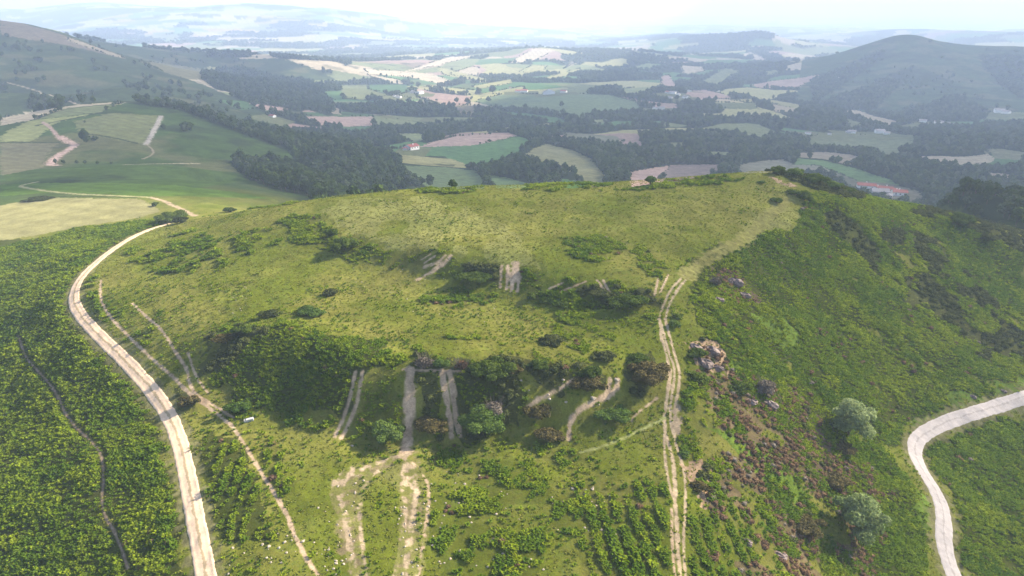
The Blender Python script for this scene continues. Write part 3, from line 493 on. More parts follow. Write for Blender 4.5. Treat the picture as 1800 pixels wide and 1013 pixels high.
# ------------------------------------------------------------------ plant and stone builders
def leafmat(name,c1,c2,trans=.3,nscale=.25,rough=.6,spot=None,spec=.0):
    m,nt,o=newmat(name); L=nt.links.new
    g=N(nt,'ShaderNodeNewGeometry'); oi=N(nt,'ShaderNodeObjectInfo')
    n_=N(nt,'ShaderNodeTexNoise'); n_.inputs['Scale'].default_value=nscale; n_.inputs['Detail'].default_value=4; L(g.outputs['Position'],n_.inputs['Vector'])
    ad=N(nt,'ShaderNodeMath',operation='MULTIPLY_ADD'); L(oi.outputs['Random'],ad.inputs[0]); ad.inputs[1].default_value=.55
    r=N(nt,'ShaderNodeMapRange'); L(n_.outputs['Fac'],r.inputs[0]); r.inputs[1].default_value=.32; r.inputs[2].default_value=.68; r.inputs[3].default_value=0; r.inputs[4].default_value=.7
    L(r.outputs[0],ad.inputs[2])
    mx=N(nt,'ShaderNodeMix',data_type='RGBA'); L(ad.outputs[0],mx.inputs[0]); mx.inputs[6].default_value=(*c1,1); mx.inputs[7].default_value=(*c2,1)
    n2_=N(nt,'ShaderNodeTexNoise'); n2_.inputs['Scale'].default_value=6 if nscale>.1 else 1.2; L(g.outputs['Position'],n2_.inputs['Vector'])
    r2=N(nt,'ShaderNodeMapRange'); L(n2_.outputs['Fac'],r2.inputs[0]); r2.inputs[1].default_value=.3; r2.inputs[2].default_value=.7; r2.inputs[3].default_value=.7; r2.inputs[4].default_value=1.3
    sc=N(nt,'ShaderNodeVectorMath',operation='SCALE'); L(mx.outputs[2],sc.inputs[0]); L(r2.outputs[0],sc.inputs['Scale'])
    a=N(nt,'ShaderNodeBsdfDiffuse'); b=N(nt,'ShaderNodeBsdfTranslucent'); x=N(nt,'ShaderNodeMixShader'); x.inputs[0].default_value=trans
    L(sc.outputs[0],a.inputs['Color']); L(sc.outputs[0],b.inputs['Color']); L(a.outputs[0],x.inputs[1]); L(b.outputs[0],x.inputs[2]); L(x.outputs[0],o.inputs['Surface'])
    return m
def plainmat(name,c,var=.2,scale=3.,bump=.3,rough=.8,attr=None):
    m,nt,o=newmat(name); L=nt.links.new
    tc=N(nt,'ShaderNodeNewGeometry'); n_=N(nt,'ShaderNodeTexNoise'); n_.inputs['Scale'].default_value=scale; n_.inputs['Detail'].default_value=6; L(tc.outputs['Position'],n_.inputs['Vector'])
    r=N(nt,'ShaderNodeMapRange'); L(n_.outputs['Fac'],r.inputs[0]); r.inputs[1].default_value=.3; r.inputs[2].default_value=.7; r.inputs[3].default_value=1-var; r.inputs[4].default_value=1+var
    sc=N(nt,'ShaderNodeVectorMath',operation='SCALE'); sc.inputs[0].default_value=c; L(r.outputs[0],sc.inputs['Scale'])
    if attr:
        a=N(nt,'ShaderNodeAttribute',attribute_name=attr); L(a.outputs['Color'],sc.inputs[0])
    b=N(nt,'ShaderNodeBsdfPrincipled'); b.inputs['Roughness'].default_value=rough; b.inputs['Specular IOR Level'].default_value=.2; L(sc.outputs[0],b.inputs['Base Color'])
    bp=N(nt,'ShaderNodeBump'); bp.inputs['Strength'].default_value=bump; bp.inputs['Distance'].default_value=.1; L(n_.outputs['Fac'],bp.inputs['Height']); L(bp.outputs[0],b.inputs['Normal'])
    L(b.outputs[0],o.inputs['Surface']); return m
M_FERN=leafmat('bracken',(.060,.110,.006),(.170,.215,.012),.28,.09)
M_FERN2=leafmat('bracken_dark',(.040,.085,.006),(.098,.150,.010),.28,.12)
M_TURF=leafmat('turf_tuft',(.09,.115,.012),(.17,.175,.032),.3,.3)
M_GORSE=leafmat('gorse',(.030,.042,.014),(.075,.085,.028),.15,.4)
M_HEATH=leafmat('heather',(.060,.040,.028),(.150,.095,.055),.15,.5)
M_BUSH=leafmat('hawthorn_leaf',(.035,.062,.010),(.090,.125,.022),.25,.4)
M_BUSHL=leafmat('hazel_leaf',(.045,.09,.015),(.11,.16,.035),.3,.4)
M_SCRUB=leafmat('bramble',(.040,.042,.016),(.115,.095,.038),.2,.7)
M_DRY=leafmat('dry_twig',(.085,.072,.058),(.17,.145,.115),.1,.6)
M_SILV=leafmat('whitebeam_leaf',(.115,.165,.055),(.25,.30,.135),.35,.5)
M_TREE=leafmat('broad_leaf',(.014,.032,.010),(.070,.105,.022),.25,.03)
M_TREE2=leafmat('pale_leaf',(.045,.065,.028),(.10,.13,.06),.25,.03)
M_BARK=plainmat('bark',(.10,.08,.06),.3,8)
M_STONE=plainmat('pale_stone',(.33,.28,.22),.25,5)
M_ROCK=plainmat('weathered_rock',(.15,.115,.105),.35,3,.8)
def cards(cen,nrm,size,asp=1.0):
    """one quad per centre, facing nrm, random spin"""
    n=len(cen); nrm=nrm/np.linalg.norm(nrm,axis=1,keepdims=True)
    r=rng.normal(size=(n,3)); t=np.cross(nrm,r); t/=np.linalg.norm(t,axis=1,keepdims=True)+1e-9; b=np.cross(nrm,t)
    s=size[:,None]*.5; t=t*s; b=b*s*asp
    v=np.stack([cen-t-b,cen+t-b*.6,cen+t*.8+b,cen-t*.7+b*.9],1).reshape(-1,3)
    return v,np.arange(4*n).reshape(n,4)
def join(parts):
    vs=[];fs=[];o=0
    for v,f in parts: vs.append(v); fs.append(f+o); o+=len(v)
    return np.concatenate(vs),np.concatenate(fs)
def ball(rx,ry,rz,cz=0,seg=10,ring=6,jit=.12,c=(0,0)):
    v=[];f=[]
    for i in range(ring+1):
        th=math.pi*i/ring
        for j in range(seg):
            ph=2*math.pi*j/seg; k=1+random.uniform(-jit,jit)
            v.append((c[0]+rx*k*math.sin(th)*math.cos(ph),c[1]+ry*k*math.sin(th)*math.sin(ph),cz+rz*k*math.cos(th)))
    for i in range(ring):
        for j in range(seg):
            a=i*seg+j; b=i*seg+(j+1)%seg; f.append((a,a+seg,b+seg,b))
    return np.array(v,float),np.array(f)
def tube(p0,p1,r0,r1,seg=6):
    p0=np.array(p0,float);p1=np.array(p1,float); d=p1-p0; d/=np.linalg.norm(d)+1e-9
    a=np.cross(d,[.3,.5,.8]); a/=np.linalg.norm(a); b=np.cross(d,a); v=[];f=[]
    for p,r in((p0,r0),(p1,r1)):
        for k in range(seg):
            t=2*math.pi*k/seg; v.append(p+r*(a*math.cos(t)+b*math.sin(t)))
    for k in range(seg): f.append((k,(k+1)%seg,seg+(k+1)%seg,seg+k))
    return np.array(v),np.array(f)
def crown(lobes,ncard,size,core=.8,out=.6,asp=.8):
    """leaf clumps spread over uneven lobes; lobes: (x,y,z,rx,rz)"""
    parts=[]; w=np.array([l[3]**2 for l in lobes]); w=w/w.sum()
    for l,k in zip(lobes,w):
        m=max(4,int(ncard*k)); d=rng.normal(size=(m,3)); d/=np.linalg.norm(d,axis=1,keepdims=True)
        d[:,2]=np.where(d[:,2]<-.35,-d[:,2],d[:,2])
        rad=rng.uniform(.78,1.12,m)[:,None]; c=np.array(l[:3])+d*rad*np.array([l[3],l[3],l[4]])
        nr=d*out+rng.normal(size=(m,3))*.5; nr[:,2]+=.25
        parts.append(cards(c,nr,rng.uniform(.6,1.3,m)*size,asp))
        if core: parts.append(ball(l[3]*core,l[3]*core,l[4]*core,l[2],8,5,.15,(l[0],l[1])))
    return join(parts)
def rand_lobes(n,R_,H,z0,spread=.55,r=.5,flat=.8):
    L=[(0,0,z0+H*.5,R_*.62,H*.48)]
    for k in range(n):
        a=2*math.pi*(k+random.random()*.8)/n; q=random.uniform(.5,1)*spread*R_; rr_=R_*random.uniform(.7,1.2)*r
        L.append((q*math.cos(a),q*math.sin(a),z0+H*random.uniform(.3,.72),rr_,rr_*flat))
    return L
def zup(v): v=v.copy(); return v
def mk(name,vf,mat): return mesh_np(name,vf[0],vf[1],mat,smooth=False)
def fern_tuft(nf=9,L_=.75,w=.24,h=.55):
    vs=[];fs=[];o=0
    for k in range(nf):
        a=2*math.pi*(k+random.random()*.7)/nf; l=L_*random.uniform(.7,1.15); hh=h*random.uniform(.75,1.2); ww=w*random.uniform(.8,1.2)
        ca_,sa_=math.cos(a),math.sin(a); pr=[(.03,.0,.3),(l*.45,hh*.9,1.),(l*.8,hh,.75),(l*1.1,hh*.72,.12)]
        for (r_,z_,q) in pr:
            vs+= [(ca_*r_-sa_*ww*q*.5,sa_*r_+ca_*ww*q*.5,z_),(ca_*r_+sa_*ww*q*.5,sa_*r_-ca_*ww*q*.5,z_-.02)]
        for i in range(3): b=o+2*i; fs.append((b,b+1,b+3,b+2))
        o+=8
    return np.array(vs,float),np.array(fs)
def grass_tuft(nf=9):
    vs=[];fs=[];o=0
    for k in range(nf):
        a=random.uniform(0,6.28); x,y=random.uniform(-.22,.22),random.uniform(-.22,.22); l=random.uniform(.1,.25); h=random.uniform(.06,.16); w=.09
        c_,s_=math.cos(a),math.sin(a)
        vs+=[(x-s_*w,y+c_*w,0),(x+s_*w,y-c_*w,0),(x+c_*l+s_*w*.6,y+s_*l-c_*w*.6,h),(x+c_*l-s_*w*.6,y+s_*l+c_*w*.6,h)]; fs.append((o,o+1,o+2,o+3)); o+=4
    return np.array(vs,float),np.array(fs)
def scatter(name,xyz,rotz,scl,protos,tilt=None,vid=None,**props):
    n=len(xyz)
    if n==0: return
    rot=np.zeros((n,3)); rot[:,2]=rotz
    if tilt is not None: rot[:,:2]=tilt
    scl=np.asarray(scl); scl=np.repeat(scl[:,None],3,1) if scl.ndim==1 else scl
    vid=rng.integers(0,len(protos),n) if vid is None else vid
    me=D.meshes.new(name); me.vertices.add(n); me.vertices.foreach_set('co',np.asarray(xyz,np.float32).ravel())
    for nm_,tp,dat in(('rot','FLOAT_VECTOR',rot),('scl','FLOAT_VECTOR',scl),('vid','INT',vid)):
        a=me.attributes.new(nm_,tp,'POINT'); a.data.foreach_set('value' if tp=='INT' else 'vector',np.asarray(dat,np.int32 if tp=='INT' else np.float32).ravel())
    o=link(name,me,**props)
    ng_=D.node_groups.new(name+'_scatter','GeometryNodeTree')
    ng_.interface.new_socket('Geometry',in_out='INPUT',socket_type='NodeSocketGeometry'); ng_.interface.new_socket('Geometry',in_out='OUTPUT',socket_type='NodeSocketGeometry')
    gi=ng_.nodes.new('NodeGroupInput'); go=ng_.nodes.new('NodeGroupOutput'); ip=ng_.nodes.new('GeometryNodeInstanceOnPoints'); jg=ng_.nodes.new('GeometryNodeJoinGeometry')
    L=ng_.links.new; nodes=[]
    for p in protos:
        oi=ng_.nodes.new('GeometryNodeObjectInfo'); oi.inputs['Object'].default_value=p; oi.inputs['As Instance'].default_value=True; nodes.append(oi)
    for oi in reversed(nodes): L(oi.outputs['Geometry'],jg.inputs[0])
    L(gi.outputs[0],ip.inputs['Points']); L(jg.outputs[0],ip.inputs['Instance']); ip.inputs['Pick Instance'].default_value=True
    for nm_,dt,sk in(('vid','INT','Instance Index'),('rot','FLOAT_VECTOR','Rotation'),('scl','FLOAT_VECTOR','Scale')):
        a=ng_.nodes.new('GeometryNodeInputNamedAttribute'); a.data_type=dt; a.inputs['Name'].default_value=nm_; out=[s_ for s_ in a.outputs if s_.enabled][0]; L(out,ip.inputs[sk])
    L(ip.outputs[0],go.inputs[0]); md=o.modifiers.new('scatter','NODES'); md.node_group=ng_
    return o
def proto(name,vf,mat): return D.objects.new(name,mk(name,vf,mat))
def cell(x,y): 
    i,j,fi,fj=gidx(x,y); return np.where(fi>.5,i+1,i),np.where(fj>.5,j+1,j)
def project(x,y,z):
    dz=z-CAMZ; dep=y*CP-dz*SP; yy=-(y*SP+dz*CP)
    return 900+FPX*x/dep,506.5+FPX*yy/dep,dep
SL=(gz-CAMZ)/R[:,None]; HOR=np.maximum.accumulate(SL,0)
def seen(x,y,z,marg=150,slack=4.):
    u,v,d=project(x,y,z); i,j=cell(x,y); r=np.hypot(x,y)
    return (d>10)&(u>-marg)&(u<1800+marg)&(v<1013+marg)&((z+slack*np.clip(r/400,.3,3)-CAMZ)/r>HOR[np.maximum(i-2,0),j])
def jgrid(x0,x1,y0,y1,st):
    X,Y=np.meshgrid(np.arange(x0,x1,st),np.arange(y0,y1,st)); X=X.ravel()+rng.uniform(-.5,.5,X.size)*st; Y=Y.ravel()+rng.uniform(-.5,.5,Y.size)*st
    return X,Y
# ---- bracken, gorse, heather and tufts of turf
fp=[proto('bracken_tuft',fern_tuft(random.choice([9,10,11]),.66,.22,random.uniform(.45,.65)),M_FERN) for _ in range(3)]+[proto('bracken_tuft',fern_tuft(10,.66,.22,.55),M_FERN2) for _ in range(2)]
x,y=jgrid(-190,230,55,300,.48); keep=np.hypot(x,y)<300; x,y=x[keep],y[keep]
i,j=cell(x,y); z=hgt(x,y); dn=fern[i,j]*.9
u,v,d_=project(x,y,z)
rowsm=((u>1030)&(u<1190)&(v>825))|((u>345)&(u<520)&(v>750))|((u>1200)&(u<1330)&(v>880))
row=np.sin(2*np.pi*(x+.12*y+(fbm(x,y,7,2,707)-.5)*1.4)/2.1)
dn=np.where(rowsm,np.where(row>.05,1.,.0)*dn,dn)
cl=fbm(x,y,3.2,3,701); loose=(dn<.85)&~rowsm; dn=np.where(loose,dn*(.04+1.1*sstep(.42,.56,cl*.6+fbm(x,y,1.4,2,703)*.4)),dn*(.5+.7*sstep(.36,.52,cl)))
k=(rng.random(len(x))<dn)&seen(x,y,z+.5,120,3); x,y,z,cl,rowk=x[k],y[k],z[k],cl[k],rowsm[k]
sc=rng.uniform(.42,.88,len(x))*(.65+.8*cl)*np.where(rowk,1.05,1)*(.55+.95*fbm(x,y,9,3,709)); sc*=np.where(np.hypot(x,y)>180,1.15,1)
print('bracken',len(x))
dark=fbm(x,y,12,3,702)>.5
vid=np.where(dark,rng.integers(3,5,len(x)),rng.integers(0,3,len(x))); vid=np.where(rng.random(len(x))<.3,rng.integers(0,5,len(x)),vid)
scatter('bracken',np.stack([x,y,z-.05],1),rng.uniform(0,6.28,len(x)),sc,fp,rng.normal(0,.16,(len(x),2)),vid,kind='stuff')
# low fern patches dotting the open pasture
x,y=jgrid(-150,200,60,260,.8); i,j=cell(x,y); z=hgt(x,y)
cl=fbm(x,y,4.5,4,721); cb=fbm(x,y,1.3,2,725)
u,v,d_=project(x,y,z)
base=np.where(v>780,.47,np.where(v>500,.49,.64))
k=(cl*.7+cb*.3>base)&(rng.random(len(x))<.55)&(fern[i,j]<.1)&(gorse[i,j]<.1)&(bare[i,j]<.5)&seen(x,y,z+.3,100,3)
pl=(col[i,j,0]>.30); k&=~pl
x,y,z=x[k],y[k],z[k]; print('pasture ferns',len(x))
scatter('pasture_ferns',np.stack([x,y,z-.05],1),rng.uniform(0,6.28,len(x)),rng.uniform(.3,.72,len(x)),fp,rng.normal(0,.15,(len(x),2)),kind='stuff')
gp=[proto('turf_tuft',grass_tuft(),M_TURF) for _ in range(3)]
x,y=jgrid(-150,200,60,240,.62); i,j=cell(x,y); z=hgt(x,y)
k=(rng.random(len(x))<(.2+.55*fbm(x,y,2,2,731)))&(fern[i,j]<.9)&(bare[i,j]<.5)&seen(x,y,z+.1,60,1)
x,y,z=x[k],y[k],z[k]; print('turf',len(x))
scatter('grass_tufts',np.stack([x,y,z-.02],1),rng.uniform(0,6.28,len(x)),rng.uniform(.6,1.3,len(x)),gp,rng.normal(0,.1,(len(x),2)),kind='stuff')
def low_shrub(n,size,mat,twig=0):
    return proto('shrub_clump',crown([(0,0,.35,.75,.5),(.4,.2,.25,.45,.35),(-.35,.3,.3,.4,.35),(-.1,-.45,.25,.45,.35)],n,size,.75,.6),mat)
sp=[low_shrub(110,.22,M_GORSE) for _ in range(3)]
x,y=jgrid(-150,260,60,330,1.15); i,j=cell(x,y); z=hgt(x,y)
k=(rng.random(len(x))<gorse[i,j]*(.25+.9*sstep(.4,.55,fbm(x,y,4,3,741))))&seen(x,y,z+.8,120,3); x,y,z=x[k],y[k],z[k]; print('gorse',len(x))
scatter('gorse_thicket',np.stack([x,y,z-.08],1),rng.uniform(0,6.28,len(x)),rng.uniform(.6,1.35,len(x)),sp,kind='stuff')
hp=[low_shrub(80,.2,M_HEATH) for _ in range(3)]+[low_shrub(60,.2,M_DRY),low_shrub(90,.2,M_GORSE)]
x,y=jgrid(-60,200,60,230,.95); i,j=cell(x,y); z=hgt(x,y)
k=(rng.random(len(x))<heath[i,j]*(.2+.8*sstep(.35,.6,fbm(x,y,3,3,751)))+(fern[i,j]>.5)*.05*sstep(.5,.62,fbm(x,y,8,3,753)))&seen(x,y,z+.8,120,3); x,y,z=x[k],y[k],z[k]; print('heath',len(x))
vid=rng.choice(5,len(x),p=[.27,.25,.25,.06,.17])
scatter('heather',np.stack([x,y,z-.1],1),rng.uniform(0,6.28,len(x)),rng.uniform(.4,.95,len(x)),hp,vid=vid,kind='stuff')
# ------------------------------------------------------------------ tracks as draped ribbons
def ribbon(name,uv,w,mat,lift=.075,nx=10,w_j=.12,**props):
    p=hits(smooth_line(uv,2)); 
    seg=np.hypot(*np.diff(p,axis=0).T); s_=np.concatenate([[0],np.cumsum(seg)]); t=np.arange(0,s_[-1],.45)
    px=np.interp(t,s_,p[:,0]); py=np.interp(t,s_,p[:,1])
    for _ in range(8): px[1:-1]=(px[:-2]+px[1:-1]*2+px[2:])/4; py[1:-1]=(py[:-2]+py[1:-1]*2+py[2:])/4
    dx=np.gradient(px); dy=np.gradient(py); L=np.hypot(dx,dy)+1e-9; nxv,nyv=dy/L,-dx/L
    wl=w*.5+(fbm(t,t*0,3.5,3,801)-.5)*w_j*2+(rng.random(len(t))-.5)*.16; wr=w*.5+(fbm(t,t*0+9,3.5,3,802)-.5)*w_j*2+(rng.random(len(t))-.5)*.16
    a=np.linspace(-1,1,nx+1); off=np.where(a[None]<0,a[None]*wl[:,None],a[None]*wr[:,None])
    X=px[:,None]+nxv[:,None]*off; Y=py[:,None]+nyv[:,None]*off
    Z=hgt(X,Y)+lift-.0*np.abs(a)[None]; Z[:,0]-=lift+.12; Z[:,-1]-=lift+.12
    Z=Z-.05*np.exp(-((np.abs(a)[None]-.5)/.18)**2)
    m,q=len(t),nx+1; ix=np.arange(m*q).reshape(m,q)
    f=np.stack([ix[:-1,:-1],ix[:-1,1:],ix[1:,1:],ix[1:,:-1]],-1).reshape(-1,4)
    if np.cross([X[0,1]-X[0,0],Y[0,1]-Y[0,0]],[X[1,0]-X[0,0],Y[1,0]-Y[0,0]])<0: f=f[:,::-1]
    me=mesh_np(name,np.stack([X,Y,Z],-1).reshape(-1,3),f,mat,{'across':('FLOAT',np.broadcast_to(a[None],X.shape).ravel())})
    return link(name,me,kind='structure',**props)
def track_mat(name,c,cm,mid=.25,midw=.16):
    m,nt,o=newmat(name); L=nt.links.new
    g=N(nt,'ShaderNodeNewGeometry'); at=N(nt,'ShaderNodeAttribute',attribute_name='across')
    n1_=N(nt,'ShaderNodeTexNoise'); n1_.inputs['Scale'].default_value=1.1; n1_.inputs['Detail'].default_value=7; n1_.inputs['Roughness'].default_value=.7; L(g.outputs['Position'],n1_.inputs['Vector'])
    n2_=N(nt,'ShaderNodeTexNoise'); n2_.inputs['Scale'].default_value=.35; n2_.inputs['Detail'].default_value=4; L(g.outputs['Position'],n2_.inputs['Vector'])
    r=N(nt,'ShaderNodeMapRange'); L(n1_.outputs['Fac'],r.inputs[0]); r.inputs[1].default_value=.3; r.inputs[2].default_value=.7; r.inputs[3].default_value=.86; r.inputs[4].default_value=1.12
    # a ragged strip of weeds and dark soil between the wheel ruts
    a1=N(nt,'ShaderNodeMath',operation='MULTIPLY_ADD'); L(n2_.outputs['Fac'],a1.inputs[0]); a1.inputs[1].default_value=.5; a1.inputs[2].default_value=-.25
    a2=N(nt,'ShaderNodeMath',operation='ADD'); L(at.outputs['Fac'],a2.inputs[0]); L(a1.outputs[0],a2.inputs[1])
    a3=N(nt,'ShaderNodeMath',operation='ABSOLUTE'); L(a2.outputs[0],a3.inputs[0])
    a4=N(nt,'ShaderNodeMath',operation='MULTIPLY_ADD'); L(n1_.outputs['Fac'],a4.inputs[0]); a4.inputs[1].default_value=.5; L(a3.outputs[0],a4.inputs[2])
    mr=N(nt,'ShaderNodeMapRange'); L(a4.outputs[0],mr.inputs[0]); mr.inputs[1].default_value=.2+midw; mr.inputs[2].default_value=.26+midw; mr.inputs[3].default_value=mid; mr.inputs[4].default_value=0
    mx=N(nt,'ShaderNodeMix',data_type='RGBA'); L(mr.outputs[0],mx.inputs[0]); mx.inputs[6].default_value=(*c,1); mx.inputs[7].default_value=(*cm,1)
    sc=N(nt,'ShaderNodeVectorMath',operation='SCALE'); L(mx.outputs[2],sc.inputs[0]); L(r.outputs[0],sc.inputs['Scale'])
    b=N(nt,'ShaderNodeBsdfDiffuse'); L(sc.outputs[0],b.inputs['Color']); bp=N(nt,'ShaderNodeBump'); bp.inputs['Strength'].default_value=.6; bp.inputs['Distance'].default_value=.12; L(n1_.outputs['Fac'],bp.inputs['Height']); L(bp.outputs[0],b.inputs['Normal'])
    L(b.outputs[0],o.inputs['Surface']); return m
ribbon('dirt_track',T1,3.05,track_mat('dirt_track',(.62,.45,.31),(.22,.18,.09),.65,.15),label='wide pale dirt track curving down the left slope')
ribbon('gravel_road',T2,3.5,track_mat('gravel_road',(.235,.22,.222),(.17,.16,.158),.7,.1),label='pale grey gravel road bending round the right slope')
# ------------------------------------------------------------------ single bushes and trees
def at(u,v): 
    p=hits([(u,v)])[0]; return p[0],p[1],float(hgt(p[0],p[1]))
def dep(u,v):
    x,y,z=at(u,v); return project(x,y,z)[2]
BM={'dark':M_BUSH,'gorse':M_GORSE,'green':M_BUSHL,'dry':M_DRY,'brown':M_SCRUB}
def bush(u,v,wpx,hr,kind,label,group=None,name='bush'):
    x,y,z=at(u,v); d=project(x,y,z)[2]; R_=wpx*d/FPX*.45; H=R_*1.9*hr
    nb=int(min(4200,max(320,R_*R_*330)))
    vf=crown(rand_lobes(8 if R_>1.5 else 5,R_,H*.85,0.0,.95,.38,.8*min(1,hr*1.4)),nb,max(.17,min(.27,R_*.2)),.78,.6)
    o=D.objects.new(name,None); COL.objects.link(o); o.location=(x,y,z-.1); o.scale=(random.uniform(.95,1.25),random.uniform(.75,1.1),random.uniform(.8,1)); o['label']=label; o['category']='bush' if name!='young_tree' else 'tree'
    if group: o['group']=group
    if kind=='dry':
        tw=[]
        for _ in range(46):
            a=random.uniform(0,6.28); q=random.uniform(.3,1.)*R_; hh=H*random.uniform(.6,1.15); tw.append(tube((0,0,0),(q*math.cos(a),q*math.sin(a),hh),.05,.015,4))
        link('branches',mk('branches',join(tw),M_DRY),o)
        vf=crown(rand_lobes(4,R_*.8,H*.8,0.0,.6,.45,.7),int(nb*.55),.26,.55,.5); link('foliage',mk('foliage',vf,M_HEATH if random.random()<.4 else M_DRY),o)
        return o
    link('foliage',mk('foliage',vf,BM[kind]),o)
    tw=[tube((0,0,0),(R_*.25*math.cos(a),R_*.25*math.sin(a),H*.5),.09,.04,5) for a in (0.3,2.4,4.4)]
    link('stems',mk('stems',join(tw),M_BARK),o)
    return o
BUSHES=[
(583,417,24,.9,'dark','dark round bush at the left end of the upper bank'),(606,440,44,.75,'dark','broad dark bush leaning on the upper bank, right of a smaller one'),
(581,518,30,.5,'gorse','low dark bush alone on the middle terrace below the upper bank'),(475,556,32,.5,'gorse','low dark bush left of a wider flat one on the middle terrace'),(547,553,50,.38,'green','wide flat green bush on the middle terrace'),
(680,773,64,.68,'green','big rounded green bush at the foot of the lower bank beside the wide ramp'),(850,758,82,.75,'green','largest leafy bush of the lower bank, right of the twin ramps'),(868,728,58,.7,'dry','grey twiggy bush behind the largest leafy bush on the lower bank'),
(758,758,54,.65,'brown','brown bush between the wide ramp and the twin ramps'),(965,770,50,.55,'brown','dark brown bush at the foot of the lower bank, left of the curved stony path'),(935,526,20,1.,'dark','upright dark bush below the pale scar in the upper bank'),
(969,604,44,.5,'gorse','rounded olive bush alone on the terrace left of the bushes near the track'),(988,540,28,.55,'dark','small dark bush right of the upright one below the upper bank'),(958,532,18,.5,'dark','tiny dark bush between two larger ones below the upper bank'),
(1062,632,46,.5,'gorse','low olive bush in the ferns of the middle terrace'),(1138,668,72,.75,'brown','large brown thicket against the left side of the rutted hill track'),(1120,640,40,.7,'dark','dark bush standing at the top of the brown thicket by the track'),
(745,648,50,.75,'dry','bare grey shrub above the top of the wide ramp'),(772,646,30,.9,'green','thin green shrub beside the bare one above the wide ramp'),(812,650,34,.9,'dry','bare purplish shrub above the twin ramps'),
(860,662,70,.6,'dark','dark wide bush on the lip of the lower bank right of the bare shrubs'),(945,648,36,.7,'dark','round dark bush on the lip of the lower bank at its middle'),(905,655,30,.6,'brown','brownish bush just left of the round dark one on the bank lip'),
(1037,662,42,.65,'dark','dark green bush at the right end of the lower bank lip'),(1037,685,50,.65,'brown','reddish brown bush below a dark green one at the right end of the bank'),(945,732,52,.5,'brown','brown bush beneath the faint diagonal path on the lower bank'),
(1078,735,56,.5,'green','green bush right of the curved stony path'),(1185,575,26,.8,'green','green bush at the right edge of the track near its fork'),(1192,560,20,.8,'dark','dark bush above the green one at the right edge of the track'),
(432,585,36,.7,'dark','dark bush at the top left of the fern mound'),(395,603,44,.6,'brown','brown bush on the shoulder of the fern mound'),(334,712,36,.7,'brown','brown bush between the pale track and the footpath'),(420,722,40,.55,'green','green bush beside the pale stone trough'),
(1100,534,60,.4,'dark','wide dark thicket at the right end of the upper bank'),(1060,522,38,.6,'gorse','olive bush left of the wide thicket on the upper bank'),(838,492,66,.3,'dark','long dark bush on the upper bank left of the pale scar'),
(1365,356,24,.5,'dark','low dark bush standing alone on the summit turf'),(1414,352,28,.9,'dark','dark bush at the rim of the summit with its shadow to the left'),(1396,342,24,.6,'dark','flat dark bush just left of the rim bush on the summit'),(1340,322,14,.5,'green','tiny green bush on the summit left of the bare soil'),
(1368,306,28,.8,'dark','left bush of the row along the summit skyline'),(1398,310,30,0.72,'green','tall green bush in the row along the summit skyline'),(1432,322,38,0.72,'dark','large dark bush at the right of the summit skyline'),(1462,330,32,0.59,'green','green bush right of the large dark one on the skyline'),(1490,338,28,0.51,'dark','dark bush where the skyline starts to fall'),
(405,373,22,.6,'dark','dark bush on the left shoulder of the hill'),(302,389,52,.45,'dark','wide dark bush at the bend where the track narrows'),(318,392,26,.6,'gorse','small bush touching the right end of the wide one by the bend'),(273,363,14,.9,'dark','small bush in the hedge at the field corner'),
(66,352,52,.14,'gorse','long low hedge bush along the top of the pale field'),(1243,822,26,.5,'gorse','upper of three small bushes on the bare soil right of the track'),(1235,839,32,.5,'gorse','middle of three small bushes on the bare soil right of the track'),(1232,862,34,.6,'brown','lower of three small bushes on the bare soil right of the track'),
(1203,800,20,.6,'green','small green bush touching the right edge of the lower track'),(1225,628,44,.6,'dark','dark bush on the upper rock outcrop right of the track'),(1258,502,34,.8,'dry','bare grey bush at the head of the rocky scar'),(1225,668,38,.6,'dark','dark bush at the foot of the upper rock outcrop'),
(1345,690,60,.6,'dry','bare purple bush on the slope between the rocks'),(1300,690,40,.6,'dark','dark bush left of the bare purple one on the slope'),(1480,790,40,.4,'brown','brown shrub on the slope below the pale round tree'),(1415,395,16,.5,'dark','tiny dark bush in the ferns right of the summit path'),
(1347,437,12,.6,'dark','tiny dark bush alone at the turf edge above the ferns'),(1735,425,26,.9,'gorse','grey green bush alone on the far right slope'),(1690,392,44,.6,'dark','dark bush near the right skyline of the slope'),(1605,655,16,.6,'dry','small grey bush in the ferns above the road bend'),
(760,440,10,.5,'dark','tiny dark bush on the rim of the upper bank'),(1415,930,60,.4,'brown','reddish shrub on the lower slope right of the track'),(1465,850,44,.5,'brown','reddish shrub on the slope between the two pale trees'),
]
for b_ in BUSHES: bush(*b_)
